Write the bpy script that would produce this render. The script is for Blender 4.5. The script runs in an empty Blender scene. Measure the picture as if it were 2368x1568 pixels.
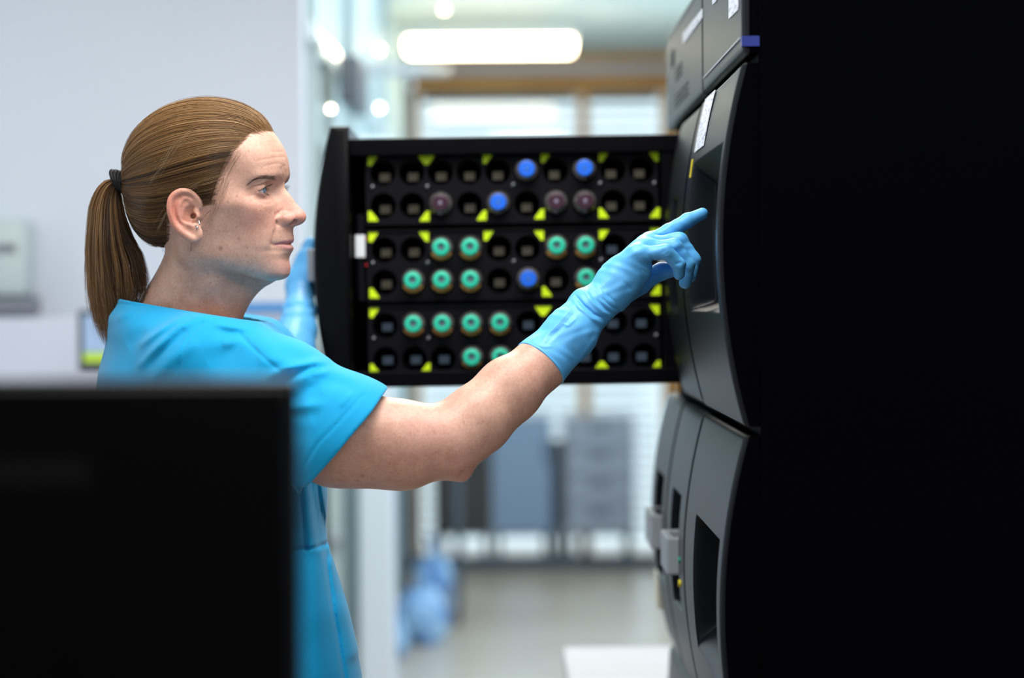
import bpy, bmesh, math, random
import numpy as np
from mathutils import Matrix, Vector
rng = np.random.default_rng(7)
random.seed(7)
SC = bpy.context.scene
COL = SC.collection

# ------------------------------------------------------------------ camera
F = 6300.0                       # focal length in pixels of the 2368 px wide frame
CAMZ = 1.43
RCAM = (Matrix.Rotation(-math.atan(21 / F), 3, 'Z') @ Matrix.Rotation(math.pi / 2 - math.atan(94 / F), 3, 'X')
        @ Matrix.Rotation(math.radians(-0.4), 3, 'Z'))
cd = bpy.data.cameras.new('camera')
cam = bpy.data.objects.new('camera', cd)
COL.objects.link(cam)
cam.matrix_world = Matrix.Translation((0, 0, CAMZ)) @ RCAM.to_4x4()
cd.sensor_width = 36.0
cd.lens = F / 2368 * 36.0
cd.clip_start = 0.05
cd.clip_end = 200
cd.dof.use_dof = True
cd.dof.focus_distance = 3.33
cd.dof.aperture_fstop = cd.lens / 33.0
SC.camera = cam

# ------------------------------------------------------------------ world, lights, exposure
SC.view_settings.view_transform = 'Standard'
SC.view_settings.look = 'None'
SC.view_settings.exposure = 0.0
SC.view_settings.gamma = 1.0
SC.view_settings.use_curve_mapping = False
SC.cycles.use_denoising = True
SC.cycles.max_bounces = 8
SC.cycles.caustics_reflective = False
SC.cycles.caustics_refractive = False
SC.cycles.sample_clamp_indirect = 6.0
w = bpy.data.worlds.new('daylight')
SC.world = w
w.use_nodes = True
bg = w.node_tree.nodes['Background']
bg.inputs['Color'].default_value = (0.80, 0.92, 1.0, 1)
bg.inputs['Strength'].default_value = 1.55


def area_light(name, loc, aim, size, power, color):
    ld = bpy.data.lights.new(name, 'AREA')
    ld.shape = 'RECTANGLE'
    ld.size, ld.size_y = size
    ld.energy = power
    ld.color = color
    o = bpy.data.objects.new(name, ld)
    COL.objects.link(o)
    o.location = loc
    d = Vector(aim) - Vector(loc)
    o.rotation_euler = d.to_track_quat('-Z', 'Y').to_euler()
    return o


COOL = (0.82, 0.92, 1.0)
# unseen area lights: assumed daylight and ceiling light, plus added fills
area_light('assumed_side_daylight', (-3.9, 3.2, 1.75), (0, 3.6, 1.35), (2.6, 1.6), 26, COOL)  # assumed cool daylight on the machine fronts; the wall has no window
area_light('near_side_fill', (-2.6, -.6, 2.25), (-.5, 3.4, 1.3), (2.2, 1.0), 14, (0.90, 0.95, 1.0))  # unseen fill added for the camera side of the woman
area_light('assumed_front_light', (0.75, 1.1, 2.74), (-.4, 3.4, 1.3), (1.5, 1.0), 32, (0.97, 0.98, 1.0))  # assumed unseen light, placed after the shading on scrub and cheek
area_light('assumed_bench_light', (0.0, 3.1, 2.74), (-.2, 3.4, 0), (1.5, 1.0), 58, (1.0, 0.98, 0.95))  # assumed overhead light on face and arm; no fixture is built
area_light('assumed_aisle_light', (0.0, 5.0, 2.74), (0.0, 4.6, 0), (0.9, 1.4), 58, (1.0, 0.93, 0.84))  # assumed unseen light above the aisle, for the highlights on the cheek
area_light('assumed_back_light', (0.55, 10.5, 2.74), (0.45, 10.5, 0), (0.8, 4.5), 36, (0.92, 0.96, 1.0))  # assumed unseen light that brightens the back of the aisle
area_light('aisle_post_fill', (.25, 7.6, 2.74), (-.2, 8.2, 0), (.7, .5), 26, (0.95, 0.98, 1.0))  # unseen panel added to brighten the door post
area_light('aisle_side_fill', (1.2, 10.8, 1.5), (-.5, 10.8, 1.7), (5.0, 1.9), 60, (0.66, 0.84, 1.0))  # unseen side light added to lift the aisle ceiling and partition
area_light('assumed_wall_light', (-2.0, 5.7, 2.74), (-2.0, 6.6, 0.6), (2.4, 0.5), 13, COOL)  # assumed unseen light that brightens the far wall


def P(px, py, d):
    """the point at depth y = d that stands at pixel (px, py)"""
    v = RCAM @ Vector(((px - 1184) / F, (784 - py) / F, -1.0))
    return np.array([v.x / v.y * d, d, CAMZ + v.z / v.y * d])


# ------------------------------------------------------------------ objects
def tag(o, label=None, cat=None, group=None, kind=None):
    if label: o['label'] = label
    if cat: o['category'] = cat
    if group: o['group'] = group
    if kind: o['kind'] = kind
    return o


def link(name, me, mat=None, parent=None):
    o = bpy.data.objects.new(name, me)
    COL.objects.link(o)
    if mat is not None and not me.materials:
        me.materials.append(mat)
    if parent is not None:
        o.parent = parent
        o.matrix_parent_inverse = parent.matrix_basis.inverted()
    return o


def empty(name, loc=(0, 0, 0)):
    o = bpy.data.objects.new(name, None)
    COL.objects.link(o)
    o.location = loc
    o.empty_display_size = 0.05
    return o


def mesh_np(name, V, Fc, smooth=True, attr=None):
    """V (n,3); Fc (m,k) with one k; attr dict name -> (n,4) point colours"""
    V = np.asarray(V, np.float32)
    Fc = np.asarray(Fc, np.int32)
    me = bpy.data.meshes.new(name)
    m, k = Fc.shape
    me.vertices.add(len(V))
    me.vertices.foreach_set('co', V.ravel())
    me.loops.add(m * k)
    me.loops.foreach_set('vertex_index', Fc.ravel())
    me.polygons.add(m)
    me.polygons.foreach_set('loop_start', np.arange(0, m * k, k, dtype=np.int32))
    me.polygons.foreach_set('loop_total', np.full(m, k, np.int32))
    me.polygons.foreach_set('use_smooth', np.full(m, smooth, bool))
    me.update(calc_edges=True)
    for nm, c in (attr or {}).items():
        a = me.color_attributes.new(nm, 'FLOAT_COLOR', 'POINT')
        a.data.foreach_set('color', np.asarray(c, np.float32).ravel())
    me.validate()
    return me


class MB:
    """collects shapes into one mesh object"""
    def __init__(self):
        self.bm = bmesh.new()

    def box(self, lo, hi, bevel=0.0, seg=2, rot=None):
        c = [(a + b) / 2 for a, b in zip(lo, hi)]
        s = [abs(b - a) for a, b in zip(lo, hi)]
        M = Matrix.Translation(c) @ (rot.to_4x4() if rot is not None else Matrix.Identity(4)) @ Matrix.Diagonal((*s, 1))
        r = bmesh.ops.create_cube(self.bm, size=1.0, matrix=M)
        if bevel > 0:
            vs = set(r['verts'])
            es = [e for e in self.bm.edges if e.verts[0] in vs and e.verts[1] in vs]
            bmesh.ops.bevel(self.bm, geom=es, offset=min(bevel, 0.49 * min(s)), segments=seg, profile=0.5, affect='EDGES')
        return self

    def cyl(self, p0, p1, r0, r1=None, n=24):
        p0, p1 = Vector(p0), Vector(p1)
        r1 = r0 if r1 is None else r1
        d = p1 - p0
        M = Matrix.Translation((p0 + p1) / 2) @ d.to_track_quat('Z', 'Y').to_matrix().to_4x4()
        bmesh.ops.create_cone(self.bm, cap_ends=True, segments=n, radius1=r0, radius2=r1, depth=d.length, matrix=M)
        return self

    def ball(self, c, r, n=16):
        M = Matrix.Translation(c) @ Matrix.Diagonal((*(r if hasattr(r, '__len__') else (r, r, r)), 1))
        bmesh.ops.create_uvsphere(self.bm, u_segments=n * 2, v_segments=n, radius=1.0, matrix=M)
        return self

    def prism(self, poly, axis, lo, hi):
        """poly: 2-D points in the other two axes (kept in xyz order)"""
        def co(p, h):
            q = list(p); q.insert(axis, h); return q
        a = [self.bm.verts.new(co(p, lo)) for p in poly]
        b = [self.bm.verts.new(co(p, hi)) for p in poly]
        n = len(poly)
        self.bm.faces.new(a); self.bm.faces.new(b[::-1])
        for i in range(n):
            self.bm.faces.new((a[i], b[i], b[(i + 1) % n], a[(i + 1) % n])[::-1])
        return self

    def lathe(self, prof, c, axis, n=32):
        """prof: (radius, height) pairs turned about the axis vector from c"""
        c = Vector(c)
        q = Vector(axis).normalized().to_track_quat('Z', 'Y')
        rings = []
        for r, h in prof:
            if r < 1e-6:
                rings.append([self.bm.verts.new(c + q @ Vector((0, 0, h)))])
            else:
                rings.append([self.bm.verts.new(c + q @ Vector((r * math.cos(t), r * math.sin(t), h)))
                              for t in (2 * math.pi * i / n for i in range(n))])
        for A, B in zip(rings, rings[1:]):
            for i in range(n):
                j = (i + 1) % n
                f = ([A[0], B[i], B[j]] if len(A) == 1 else [A[i], A[j], B[0]][::1] if len(B) == 1
                     else [A[i], A[j], B[j], B[i]])
                if len(A) == 1 and len(B) == 1: continue
                self.bm.faces.new(f)
        return self

    def build(self, name, mat=None, parent=None, smooth=False):
        bmesh.ops.recalc_face_normals(self.bm, faces=self.bm.faces)
        me = bpy.data.meshes.new(name)
        self.bm.to_mesh(me)
        self.bm.free()
        if smooth:
            me.polygons.foreach_set('use_smooth', [True] * len(me.polygons))
            try:
                me.set_sharp_from_angle(angle=math.radians(38))
            except Exception:
                pass
        return link(name, me, mat, parent)


# ------------------------------------------------------------------ materials
def srgb(r, g, b):
    f = lambda c: (c / 255) / 12.92 if c <= 10 else (((c / 255) + 0.055) / 1.055) ** 2.4
    return (f(r), f(g), f(b), 1.0)


def material(name, color=(0.5, 0.5, 0.5, 1), rough=0.5, metal=0.0, spec=0.5, emit=None, emit_strength=0.0, **kw):
    m = bpy.data.materials.new(name)
    m.use_nodes = True
    b = m.node_tree.nodes['Principled BSDF']
    b.inputs['Base Color'].default_value = color
    b.inputs['Roughness'].default_value = rough
    b.inputs['Metallic'].default_value = metal
    b.inputs['Specular IOR Level'].default_value = spec
    if emit:
        b.inputs['Emission Color'].default_value = emit
        b.inputs['Emission Strength'].default_value = emit_strength
    for k, v in kw.items():
        b.inputs[k.replace('_', ' ')].default_value = v
    return m


def nodes(m):
    return m.node_tree.nodes, m.node_tree.links, m.node_tree.nodes['Principled BSDF']


def add_bump(m, scale, strength, dist=0.001, detail=2.0, kind='noise'):
    N, L, b = nodes(m)
    tc = N.new('ShaderNodeTexCoord')
    if kind == 'noise':
        t = N.new('ShaderNodeTexNoise'); t.inputs['Detail'].default_value = detail
        out = t.outputs['Fac']
    else:
        t = N.new('ShaderNodeTexVoronoi'); out = t.outputs['Distance']
    t.inputs['Scale'].default_value = scale
    L.new(tc.outputs['Object'], t.inputs['Vector'])
    bp = N.new('ShaderNodeBump')
    bp.inputs['Strength'].default_value = strength
    bp.inputs['Distance'].default_value = dist
    L.new(out, bp.inputs['Height'])
    L.new(bp.outputs['Normal'], b.inputs['Normal'])
    return m


def noise_mix(m, c0, c1, scale, lo=0.35, hi=0.65, stretch=(1, 1, 1), detail=3.0):
    """own colour mottling of a surface"""
    N, L, b = nodes(m)
    tc = N.new('ShaderNodeTexCoord'); mp = N.new('ShaderNodeMapping')
    mp.inputs['Scale'].default_value = stretch
    t = N.new('ShaderNodeTexNoise'); t.inputs['Scale'].default_value = scale; t.inputs['Detail'].default_value = detail
    r = N.new('ShaderNodeValToRGB')
    r.color_ramp.elements[0].position = lo; r.color_ramp.elements[0].color = c0
    r.color_ramp.elements[1].position = hi; r.color_ramp.elements[1].color = c1
    L.new(tc.outputs['Object'], mp.inputs['Vector']); L.new(mp.outputs['Vector'], t.inputs['Vector'])
    L.new(t.outputs['Fac'], r.inputs['Fac']); L.new(r.outputs['Color'], b.inputs['Base Color'])
    return m


M = {}
M['panel'] = add_bump(material('textured_black_panel', (0.003, 0.0042, 0.0075, 1), 0.36, spec=0.28), 900, 0.4, 0.0007)
M['housing'] = material('matt_black_housing', (0.0010, 0.0011, 0.0020, 1), 0.6, spec=0.012)
M['screen'] = material('dark_screen_glass', (0.002, 0.003, 0.004, 1), 0.08, spec=0.5)
M['drawer'] = material('black_drawer_plastic', (0.002, 0.002, 0.0035, 1), 0.45, spec=0.06)
M['rack'] = add_bump(material('black_rack_plastic', (0.0035, 0.0032, 0.0058, 1), 0.5, spec=0.12), 500, 0.15, 0.0004)
M['well'] = material('black_well', (0.003, 0.003, 0.003, 1), 0.6, spec=0.15)
M['marker'] = material('neon_yellow_green', (0.74, 1.0, 0.0, 1), 0.5, emit=srgb(190, 255, 0), emit_strength=0.0)
M['sensor_warm'] = material('beige_sensor_window', srgb(235, 225, 200), 0.45, emit=(1.0, .90, .70, 1), emit_strength=.05)  # faint glow added so the window shows in its dark well
M['sensor_cool'] = material('blue_grey_sensor_window', srgb(185, 210, 250), 0.45, emit=(.55, .75, 1.0, 1), emit_strength=.06)  # the same added glow, bluish
M['screw'] = material('dull_steel', (0.16, 0.16, 0.18, 1), 0.35, metal=1.0)
M['handle'] = material('light_grey_plastic', srgb(158, 164, 172), 0.45)
M['white'] = material('white_plastic', srgb(235, 238, 242), 0.45)
M['paper'] = noise_mix(material('printed_white_label', (0.8, 0.8, 0.82, 1), 0.5), srgb(232, 236, 246), srgb(150, 160, 190), 60, 0.5, 0.72, (1, .5, 5))
M['blue_tape'] = material('blue_tape', srgb(8, 38, 130), 0.4)
M['yellow'] = material('yellow_sticker', srgb(235, 215, 20), 0.5)
M['green'] = material('green_sticker', srgb(0, 150, 120), 0.5)
M['monitor'] = add_bump(material('black_monitor_plastic', (0.0015, 0.0015, 0.0019, 1), 0.40, spec=0.10), 700, 0.2, 0.0004)
# ------------------------------------------------------------------ the room
M['wall'] = noise_mix(material('pale_blue_white_wall', srgb(222, 230, 242), 0.6), srgb(220, 228, 241), srgb(226, 233, 244), 0.7)
M['teal'] = material('pale_teal_glazed_panel', srgb(200, 220, 220), 0.42, spec=0.5)
M['ceiling'] = material('pale_grey_green_ceiling', srgb(222, 230, 222), 0.7)
M['floor'] = noise_mix(material('polished_grey_floor', (0.3, 0.28, 0.26, 1), 0.28, spec=0.5), srgb(176, 158, 142), srgb(188, 174, 160), 1.2)
M['wood'] = noise_mix(material('orange_brown_wood', (0.4, 0.2, 0.06, 1), 0.5), srgb(228, 172, 88), srgb(192, 124, 54), 3, 0.3, 0.7, (1, 1, 12))
M['dark_frame'] = material('dark_grey_metal', srgb(70, 78, 88), 0.4)
M['white_post'] = material('blue_white_metal', srgb(232, 242, 252), 0.7)
M['slat'] = material('white_blind_slat', srgb(232, 240, 246), 0.45)
M['dark_cab'] = material('dark_brown_grey_laminate', srgb(62, 58, 58), 0.4)
M['blue_cab'] = material('blue_grey_laminate', srgb(142, 164, 194), 0.4)
M['lilac_cab'] = material('lilac_grey_laminate', srgb(166, 172, 190), 0.4)
M['baseboard'] = material('slate_baseboard', srgb(50, 66, 84), 0.5)
M['blue_bag'] = noise_mix(material('blue_plastic_bag', srgb(90, 140, 200), 0.25), srgb(60, 112, 180), srgb(168, 205, 235), 9)
gl = M['glass'] = material('window_glass', (0.9, 0.97, 1, 1), 0.0)
N_, L_, b_ = nodes(gl)
tr = N_.new('ShaderNodeBsdfTransparent'); gs = N_.new('ShaderNodeBsdfGlossy'); mx = N_.new('ShaderNodeMixShader'); fz = N_.new('ShaderNodeFresnel')
tr.inputs['Color'].default_value = (.93, .97, .97, 1); gs.inputs['Roughness'].default_value = .02; fz.inputs['IOR'].default_value = 1.5
L_.new(fz.outputs[0], mx.inputs[0]); L_.new(tr.outputs[0], mx.inputs[1]); L_.new(gs.outputs[0], mx.inputs[2])
L_.new(mx.outputs[0], N_['Material Output'].inputs['Surface'])
M['lamp'] = material('warm_lamp_diffuser', (1, 0.9, 0.7, 1), 0.5, emit=(1.0, 0.84, 0.56, 1), emit_strength=15.0)
M['glow_ball'] = material('warm_glow_ball', (1, 0.9, 0.7, 1), 0.5, emit=(1.0, 0.86, 0.62, 1), emit_strength=24.0)
M['bench_blue'] = material('blue_edge_trim', srgb(20, 130, 205), 0.4)
M['bench_white'] = material('off_white_laminate', srgb(206, 211, 226), 0.5)
M['device'] = material('pale_grey_green_plastic', srgb(198, 212, 214), 0.5)
M['device_slot'] = material('grey_slot', srgb(128, 132, 142), 0.5)


def struct(name, mb, m, parent=None):
    o = mb.build(name, m, parent)
    if parent is None: o['kind'] = 'structure'
    return o


X0, X1, Y0, YW, YB, H = -4.0, 1.3, -1.5, 7.0, 15.2, 2.78
SX = -0.51                                                    # the glazed partition beside the aisle
struct('floor', MB().box((X0, Y0, -0.1), (X1 + .1, YB + 0.6, 0)), M['floor'])
struct('ceiling', MB().box((X0, Y0, H), (X1 + .1, YB + 0.1, H + 0.1)), M['ceiling'])
struct('wall_left', MB().box((X0 - .1, Y0, 0), (X0, YW, H)), M['wall'])
struct('wall_far', MB().box((X0, YW, 0), (SX, YW + 0.12, H)), M['wall'])
struct('wall_right', MB().box((X1, Y0, 0), (X1 + .1, YB, H)), M['wall'])
struct('wall_behind', MB().box((X0, Y0 - .1, 0), (X1, Y0, H)), material('dim_grey_wall', (0.05, 0.055, 0.065, 1), 0.7))
# glazed partition with its frames
part = struct('wall_partition', MB().box((SX - 0.10, YW + .12, 0), (SX - .02, YB, H)), M['teal'])
mb = MB()
for y in (7.35, 8.1, 9.3, 10.6, 12.0, 13.4, 14.8):
    mb.box((SX - .02, y - .03, 0), (SX + .015, y + .03, H))
mb.box((SX - .02, YW + .12, 2.12), (SX + .012, YB, 2.17))
struct('partition_frame', mb, M['device'], part)
# back wall: sill-less glazing with a wooden head and jamb
WX0, WX1, WZ = -0.49, 0.90, 2.60
back = MB()
back.box((SX, YB, WZ + .06), (X1, YB + .1, H))
back.box((WX1 + .06, YB, 0), (X1, YB + .1, WZ + .06))
back.box((X0, YB, 0), (SX, YB + .1, H))
struct('wall_back', back, M['wall'])
win = MB()
win.box((WX0, YB - .04, WZ - .02), (WX1 + .09, YB + .08, WZ + .07))
win.box((WX1 - .01, YB - .06, 0), (WX1 + .09, YB + .08, WZ + .07))
win.box((WX0 - .03, YB - .04, 0), (WX0 + .03, YB + .08, WZ))
win.box((0.425, YB - .03, 0), (0.485, YB + .06, WZ))
window = struct('window_1', win, M['wood'])
window['label'] = 'tall window with wooden frame'
g = struct('window_pane', MB().box((WX0, YB + .004, 0.02), (WX1, YB + .010, WZ)), M['glass'], window)
struct('trim_1', MB().box((SX, YB - .06, H - .045), (X1, YB, H)), M['wood'])
struct('baseboard_back', MB().box((SX, 14.40, 0), (WX1, 14.50, 0.06)), M['baseboard'])
# slatted blinds between the panes
for i, (a, b) in enumerate(((WX0 + .04, 0.42), (0.49, WX1 - .02))):
    bl = empty('window_blind', ((a + b) / 2, YB + .12, WZ - .06))
    tag(bl, ['wide white slatted blind in the back window, the section beside the glazed partition',
             'narrow white slatted blind in the back window, the section beside the wooden jamb'][i], 'blind',
        'slatted blinds in the back window')
    MB().box((a, YB + .09, WZ - .07), (b, YB + .15, WZ - .02)).build('head_rail', M['dark_frame'], bl)
    z = WZ - .12
    while z > 0.05:
        MB().box((a, YB + .10, z - .003), (b, YB + .15, z + .003),
                 rot=Matrix.Rotation(math.radians(28), 3, 'X')).build('slat', M['slat'], bl)
        z -= 0.058
# long luminaire near the back window
t = empty('ceiling_light', (-.05, 12.9, H))
tag(t, 'long warm fluorescent ceiling light in the aisle before the back window', 'light')
MB().box((-.455, 12.80, 2.655), (.352, 13.0, 2.68)).build('lamp_housing', M['white'], t)
for x in (-.35, .25): MB().cyl((x, 12.9, 2.67), (x, 12.9, H), .006).build('hanging_rod', M['white'], t)
MB().box((-.446, 12.81, 2.585), (.343, 12.99, 2.654), .02).build('lamp_diffuser', M['lamp'], t)
# glowing balls for lamp reflections in the glazed partition, and one ceiling lamp
for px, py, d, r, lab in ((878, 115, 10.72, .007, 'small round warm lamp reflection on the partition beside the end of the long ceiling light'),
                   (765, 252, 7.68, .0055, 'small round warm lamp reflection low on the partition, under the dark door closer'),
                   (878, 250, 10.72, .0055, 'small round lamp reflection on the partition beside the top corner of the window blind'),
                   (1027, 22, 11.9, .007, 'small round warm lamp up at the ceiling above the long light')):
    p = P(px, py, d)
    t = empty('reflection_or_lamp_dot', p)
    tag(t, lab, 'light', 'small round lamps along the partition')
    if py < 60: MB().cyl((p[0], p[1], p[2] + r * .6), (p[0], p[1], H), r * .8).build('ball_holder', M['white'], t)
    else: MB().cyl((SX - .02, p[1], p[2]), (p[0] - r * .6, p[1], p[2]), r * .6).build('ball_holder', M['white'], t)
    MB().ball(p, r, 10).build('glow_ball', M['glow_ball'], t, True)
# glowing tube for a slanted reflection, and the door closer of the partition
p = P(772, 118, 7.8)
t = empty('slanted_lamp_reflection', p)
tag(t, 'slanted warm lamp reflection at the near end of the glazed partition', 'light')
q0, q1 = P(757, 100, 7.45), P(786, 138, 8.6)
MB().cyl(q0, q1, .009).build('glow_tube', material('soft_warm_tube', (1, .9, .7, 1), .5, emit=(1, .86, .66, 1), emit_strength=7), t)
MB().cyl(q0 + (-.03, 0, 0), q1 + (-.03, 0, 0), .016).build('tube_bracket', M['dark_frame'], t)
t = empty('door_closer', P(800, 210, 8.4))
tag(t, 'dark metal door closer at the top of the glazed partition', 'door closer')
a = P(792, 200, 8.2) + (.035, 0, .0)
MB().box(a + (-.03, -.28, -.07), a + (.03, .28, .07), .01).build('closer_body', M['dark_frame'], t)
MB().cyl(P(830, 158, 8.5), P(1030, 162, 12.0), .022).build('closer_arm', material('grey_blue_rail', srgb(150, 165, 172), .4), t)
# white post of the open glass door
t = empty('door_post', (-.375, 8.0, 0))
tag(t, 'bright blue-white door post standing in the aisle behind the scrub top', 'post')
MB().box((-.425, 7.94, 0), (-.322, 8.06, 1.9), .01).build('post_shaft', M['white_post'], t)
MB().box((-.47, 7.95, 0), (-.428, 8.05, 1.9), .004).build('seal_strip', material('grey_green_seal', srgb(120, 142, 150), .5), t)
MB().box((-.51, 7.9, .0), (-.472, 8.1, 1.9), .004).build('frame_jamb', M['device'], t)
MB().ball(P(775, 1250, 7.85), .022, 10).build('door_knob', M['handle'], t, True)
# storage cabinets on feet in front of the window
def floor_cabinet(x0, x1, m, lab, drawers, name='storage_cabinet'):
    t = empty(name, ((x0 + x1) / 2, 14.75, 0))
    tag(t, lab, 'cabinet', 'low cabinets in front of the back window')
    MB().box((x0, 14.55, .17), (x1, 15.0, .79), .006).build('body', m, t)
    n = drawers
    for i in range(n):
        if n >= 3:
            za, zb = .18 + i * .60 / n, .17 + (i + 1) * .60 / n
            d = MB().box((x0 + .012, 14.53, za), (x1 - .012, 14.552, zb), .004).build('drawer_front', m, t)
            MB().box(((x0 + x1) / 2 - .05, 14.515, zb - .035), ((x0 + x1) / 2 + .05, 14.532, zb - .02)).build('handle', M['dark_frame'], d)
        else:
            xa, xb = x0 + (x1 - x0) * i / n + .006, x0 + (x1 - x0) * (i + 1) / n - .006
            d = MB().box((xa, 14.53, .18), (xb, 14.552, .78), .004).build('door', m, t)
            MB().box((xb - .03, 14.515, .55), (xb - .018, 14.532, .68)).build('handle', M['dark_frame'], d)
    for x in (x0 + .03, x1 - .03):
        for y in (14.6, 14.95):
            MB().cyl((x, y, 0), (x, y, .18), .016).build('foot', M['dark_frame'], t)
def cx(px, d=14.55): return float(P(px, 1100, d)[0])
floor_cabinet(cx(1003), cx(1137), M['dark_cab'], 'dark brown-grey low cabinet before the back window, next to the trolley', 1)
floor_cabinet(cx(1139), cx(1276), M['blue_cab'], 'pale blue-grey low cabinet before the back window, between the dark and the drawer cabinet', 1)
floor_cabinet(cx(1306), cx(1468), M['lilac_cab'], 'lilac-grey low drawer cabinet before the back window, beside the machine', 4)
t = empty('gap_block', (cx(1290), 14.8, 0))  # added dark block in place of the dark gap between cabinets
tag(t, 'slim dark bin filling the dark gap between two low cabinets at the back window', 'bin')
MB().box((cx(1279), 14.65, 0.012), (cx(1303), 14.95, .62), .01).build('block_body', M['dark_frame'], t)
MB().box((cx(1278), 14.64, .62), (cx(1304), 14.96, .66), .008).build('lid', M['dark_cab'], t)
for sx in (1281, 1301):
    MB().box((cx(sx) - .008, 14.7, 0), (cx(sx) + .008, 14.9, .012)).build('foot', M['dark_frame'], t)
# trolley with blue bags near the partition
t = empty('trolley', (-.33, 12.25, 0))
tag(t, 'grey wire trolley carrying blue bags beside the glazed partition', 'trolley')
xa, xb, ya, yb = -.455, -.205, 11.9, 12.6
for x in (xa, xb):
    for y in (ya, yb):
        MB().cyl((x, y, .03), (x, y, .74), .012).build('upright', M['dark_frame'], t)
        MB().cyl((x - .01, y, .03), (x + .01, y, .03), .03).build('wheel', M['dark_frame'], t, True)
MB().box((xa, ya, .06), (xb, yb, .075)).build('shelf', M['handle'], t)
MB().box((xa, ya, .70), (xb, yb, .72)).build('shelf', M['handle'], t)


def lumpy_bag(c, r, seed, lab):
    g = np.random.default_rng(seed)
    bm = bmesh.new()
    bmesh.ops.create_icosphere(bm, subdivisions=4, radius=1.0)
    k = g.normal(size=(6, 3)) * 2.2
    ph = g.uniform(0, 6, 6)
    for v in bm.verts:
        s = 1 + .05 * sum(math.sin(float(np.dot(k[i], v.co)) + ph[i]) for i in range(6))
        if v.co.z < -.75: v.co.z = -.75
        v.co = Vector(c) + Vector((v.co.x * r[0] * s, v.co.y * r[1] * s, v.co.z * r[2] * s))
    t = empty('waste_bag', (c[0], c[1], c[2] - r[2]))
    tag(t, lab, 'bag', 'blue bags by the trolley')
    me = bpy.data.meshes.new('bag_body'); bm.to_mesh(me); bm.free()
    me.polygons.foreach_set('use_smooth', [True] * len(me.polygons))
    link('bag_body', me, M['blue_bag'], t)
    MB().lathe([(.0, 0), (.018, .0), (.010, .03), (.03, .07), (.02, .075), (0, .06)], (c[0], c[1], c[2] + r[2] * .95), (0, 0, 1), 12).build('knotted_neck', M['blue_bag'], t, True)


lumpy_bag((-.337, 11.3, .098), (.088, .11, .13), 3, 'light blue bulging bag on the floor in front of the trolley')
lumpy_bag((-.327, 12.25, .165), (.088, .12, .12), 5, 'darker blue bag lying on the low shelf of the grey trolley')
lumpy_bag((-.43, 10.9, .068), (.045, .08, .09), 8, 'small pale blue bag on the floor against the partition')
# white table behind the machine
t = empty('table', (.55, 4.95, 0))
tag(t, 'plain white table standing behind the black machine', 'table')
MB().box((.112, 4.62, .715), (.98, 5.30, .75), .004).build('tabletop', material('matt_white_laminate', srgb(198, 202, 210), .6), t)
for x in (.17, .92):
    for y in (4.68, 5.24):
        MB().box((x - .02, y - .02, 0), (x + .02, y + .02, .715)).build('leg', M['handle'], t)
# things along the far wall
p = P(-10, 585, 6.95)
t = empty('dispenser', (p[0], 6.98, p[2]))
tag(t, 'pale grey-green wall dispenser with a grey slot', 'dispenser')
a, b = P(-150, 688, 6.84), P(58, 505, 6.84)
MB().box((a[0], 6.84, a[2]), (b[0], 7.0, b[2]), .02).build('dispenser_body', M['device'], t, True)
a2, b2 = P(-60, 582, 6.835), P(36, 564, 6.835)
MB().box((a2[0], 6.832, a2[2]), (b2[0], 6.845, b2[2])).build('slot', M['device_slot'], t)
MB().box((a[0], 6.80, a[2] - .04), (b[0] + .01, 7.0, a[2] - .0)).build('drip_tray', M['device_slot'], t)
# counter
t = empty('lab_counter', (-1.6, 6.7, 0))
tag(t, 'long off-white laboratory counter along the far wall', 'counter')
bz = P(600, 712, 6.6)[2]
tb = empty('bench_partition', (-1.6, 6.62, 0))
tag(tb, 'off-white upright panel with a bright blue top edge behind the lab counter', 'partition')
MB().box((-3.2, 6.58, 0), (P(690, 712, 6.6)[0] - .0, 6.70, bz - .02), .004).build('panel', M['bench_white'], tb)
MB().box((P(545, 712, 6.6)[0], 6.56, bz - .012), (P(690, 712, 6.6)[0] + .0, 6.70, bz + .012), .003).build('edge_strip', M['bench_blue'], tb)
dz = .95
MB().box((-3.2, 5.95, dz - .03), (-.62, 6.55, dz), .004).build('worktop', M['bench_white'], t)
for x in (-3.1, -1.9, -.70):
    MB().box((x - .03, 6.0, 0), (x + .03, 6.5, dz - .03)).build('leg_panel', M['bench_white'], t)
# desktop screen and a white box on the counter
t = empty('desktop_screen', P(240, 860, 6.2) * (1, 1, 0) + (0, 0, dz))
tag(t, 'small dark-framed screen with a green strip on the lab counter behind the ponytail', 'screen')
a, b = P(180, 862, 6.2), P(330, 716, 6.2)
MB().box((a[0], 6.20, a[2]), (b[0], 6.25, b[2]), .008).build('screen_frame', M['dark_frame'], t)
a2, b2 = P(193, 838, 6.195), P(320, 728, 6.195)
MB().box((a2[0], 6.196, a2[2] + .023), (b2[0], 6.202, b2[2])).build('display', material('blue_grey_display', srgb(150, 175, 205), .3, emit=srgb(120, 150, 190), emit_strength=.35), t)
MB().box((a2[0], 6.196, a2[2]), (b2[0], 6.202, a2[2] + .022)).build('status_strip', material('green_display', srgb(170, 200, 70), .3, emit=srgb(150, 190, 60), emit_strength=.4), t)
MB().box(((a[0] + b[0]) / 2 - .02, 6.23, dz), ((a[0] + b[0]) / 2 + .02, 6.26, a[2] + .02)).build('stand', M['dark_frame'], t)
MB().box(((a[0] + b[0]) / 2 - .07, 6.17, dz), ((a[0] + b[0]) / 2 + .07, 6.30, dz + .012)).build('stand_base', M['dark_frame'], t)
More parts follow.
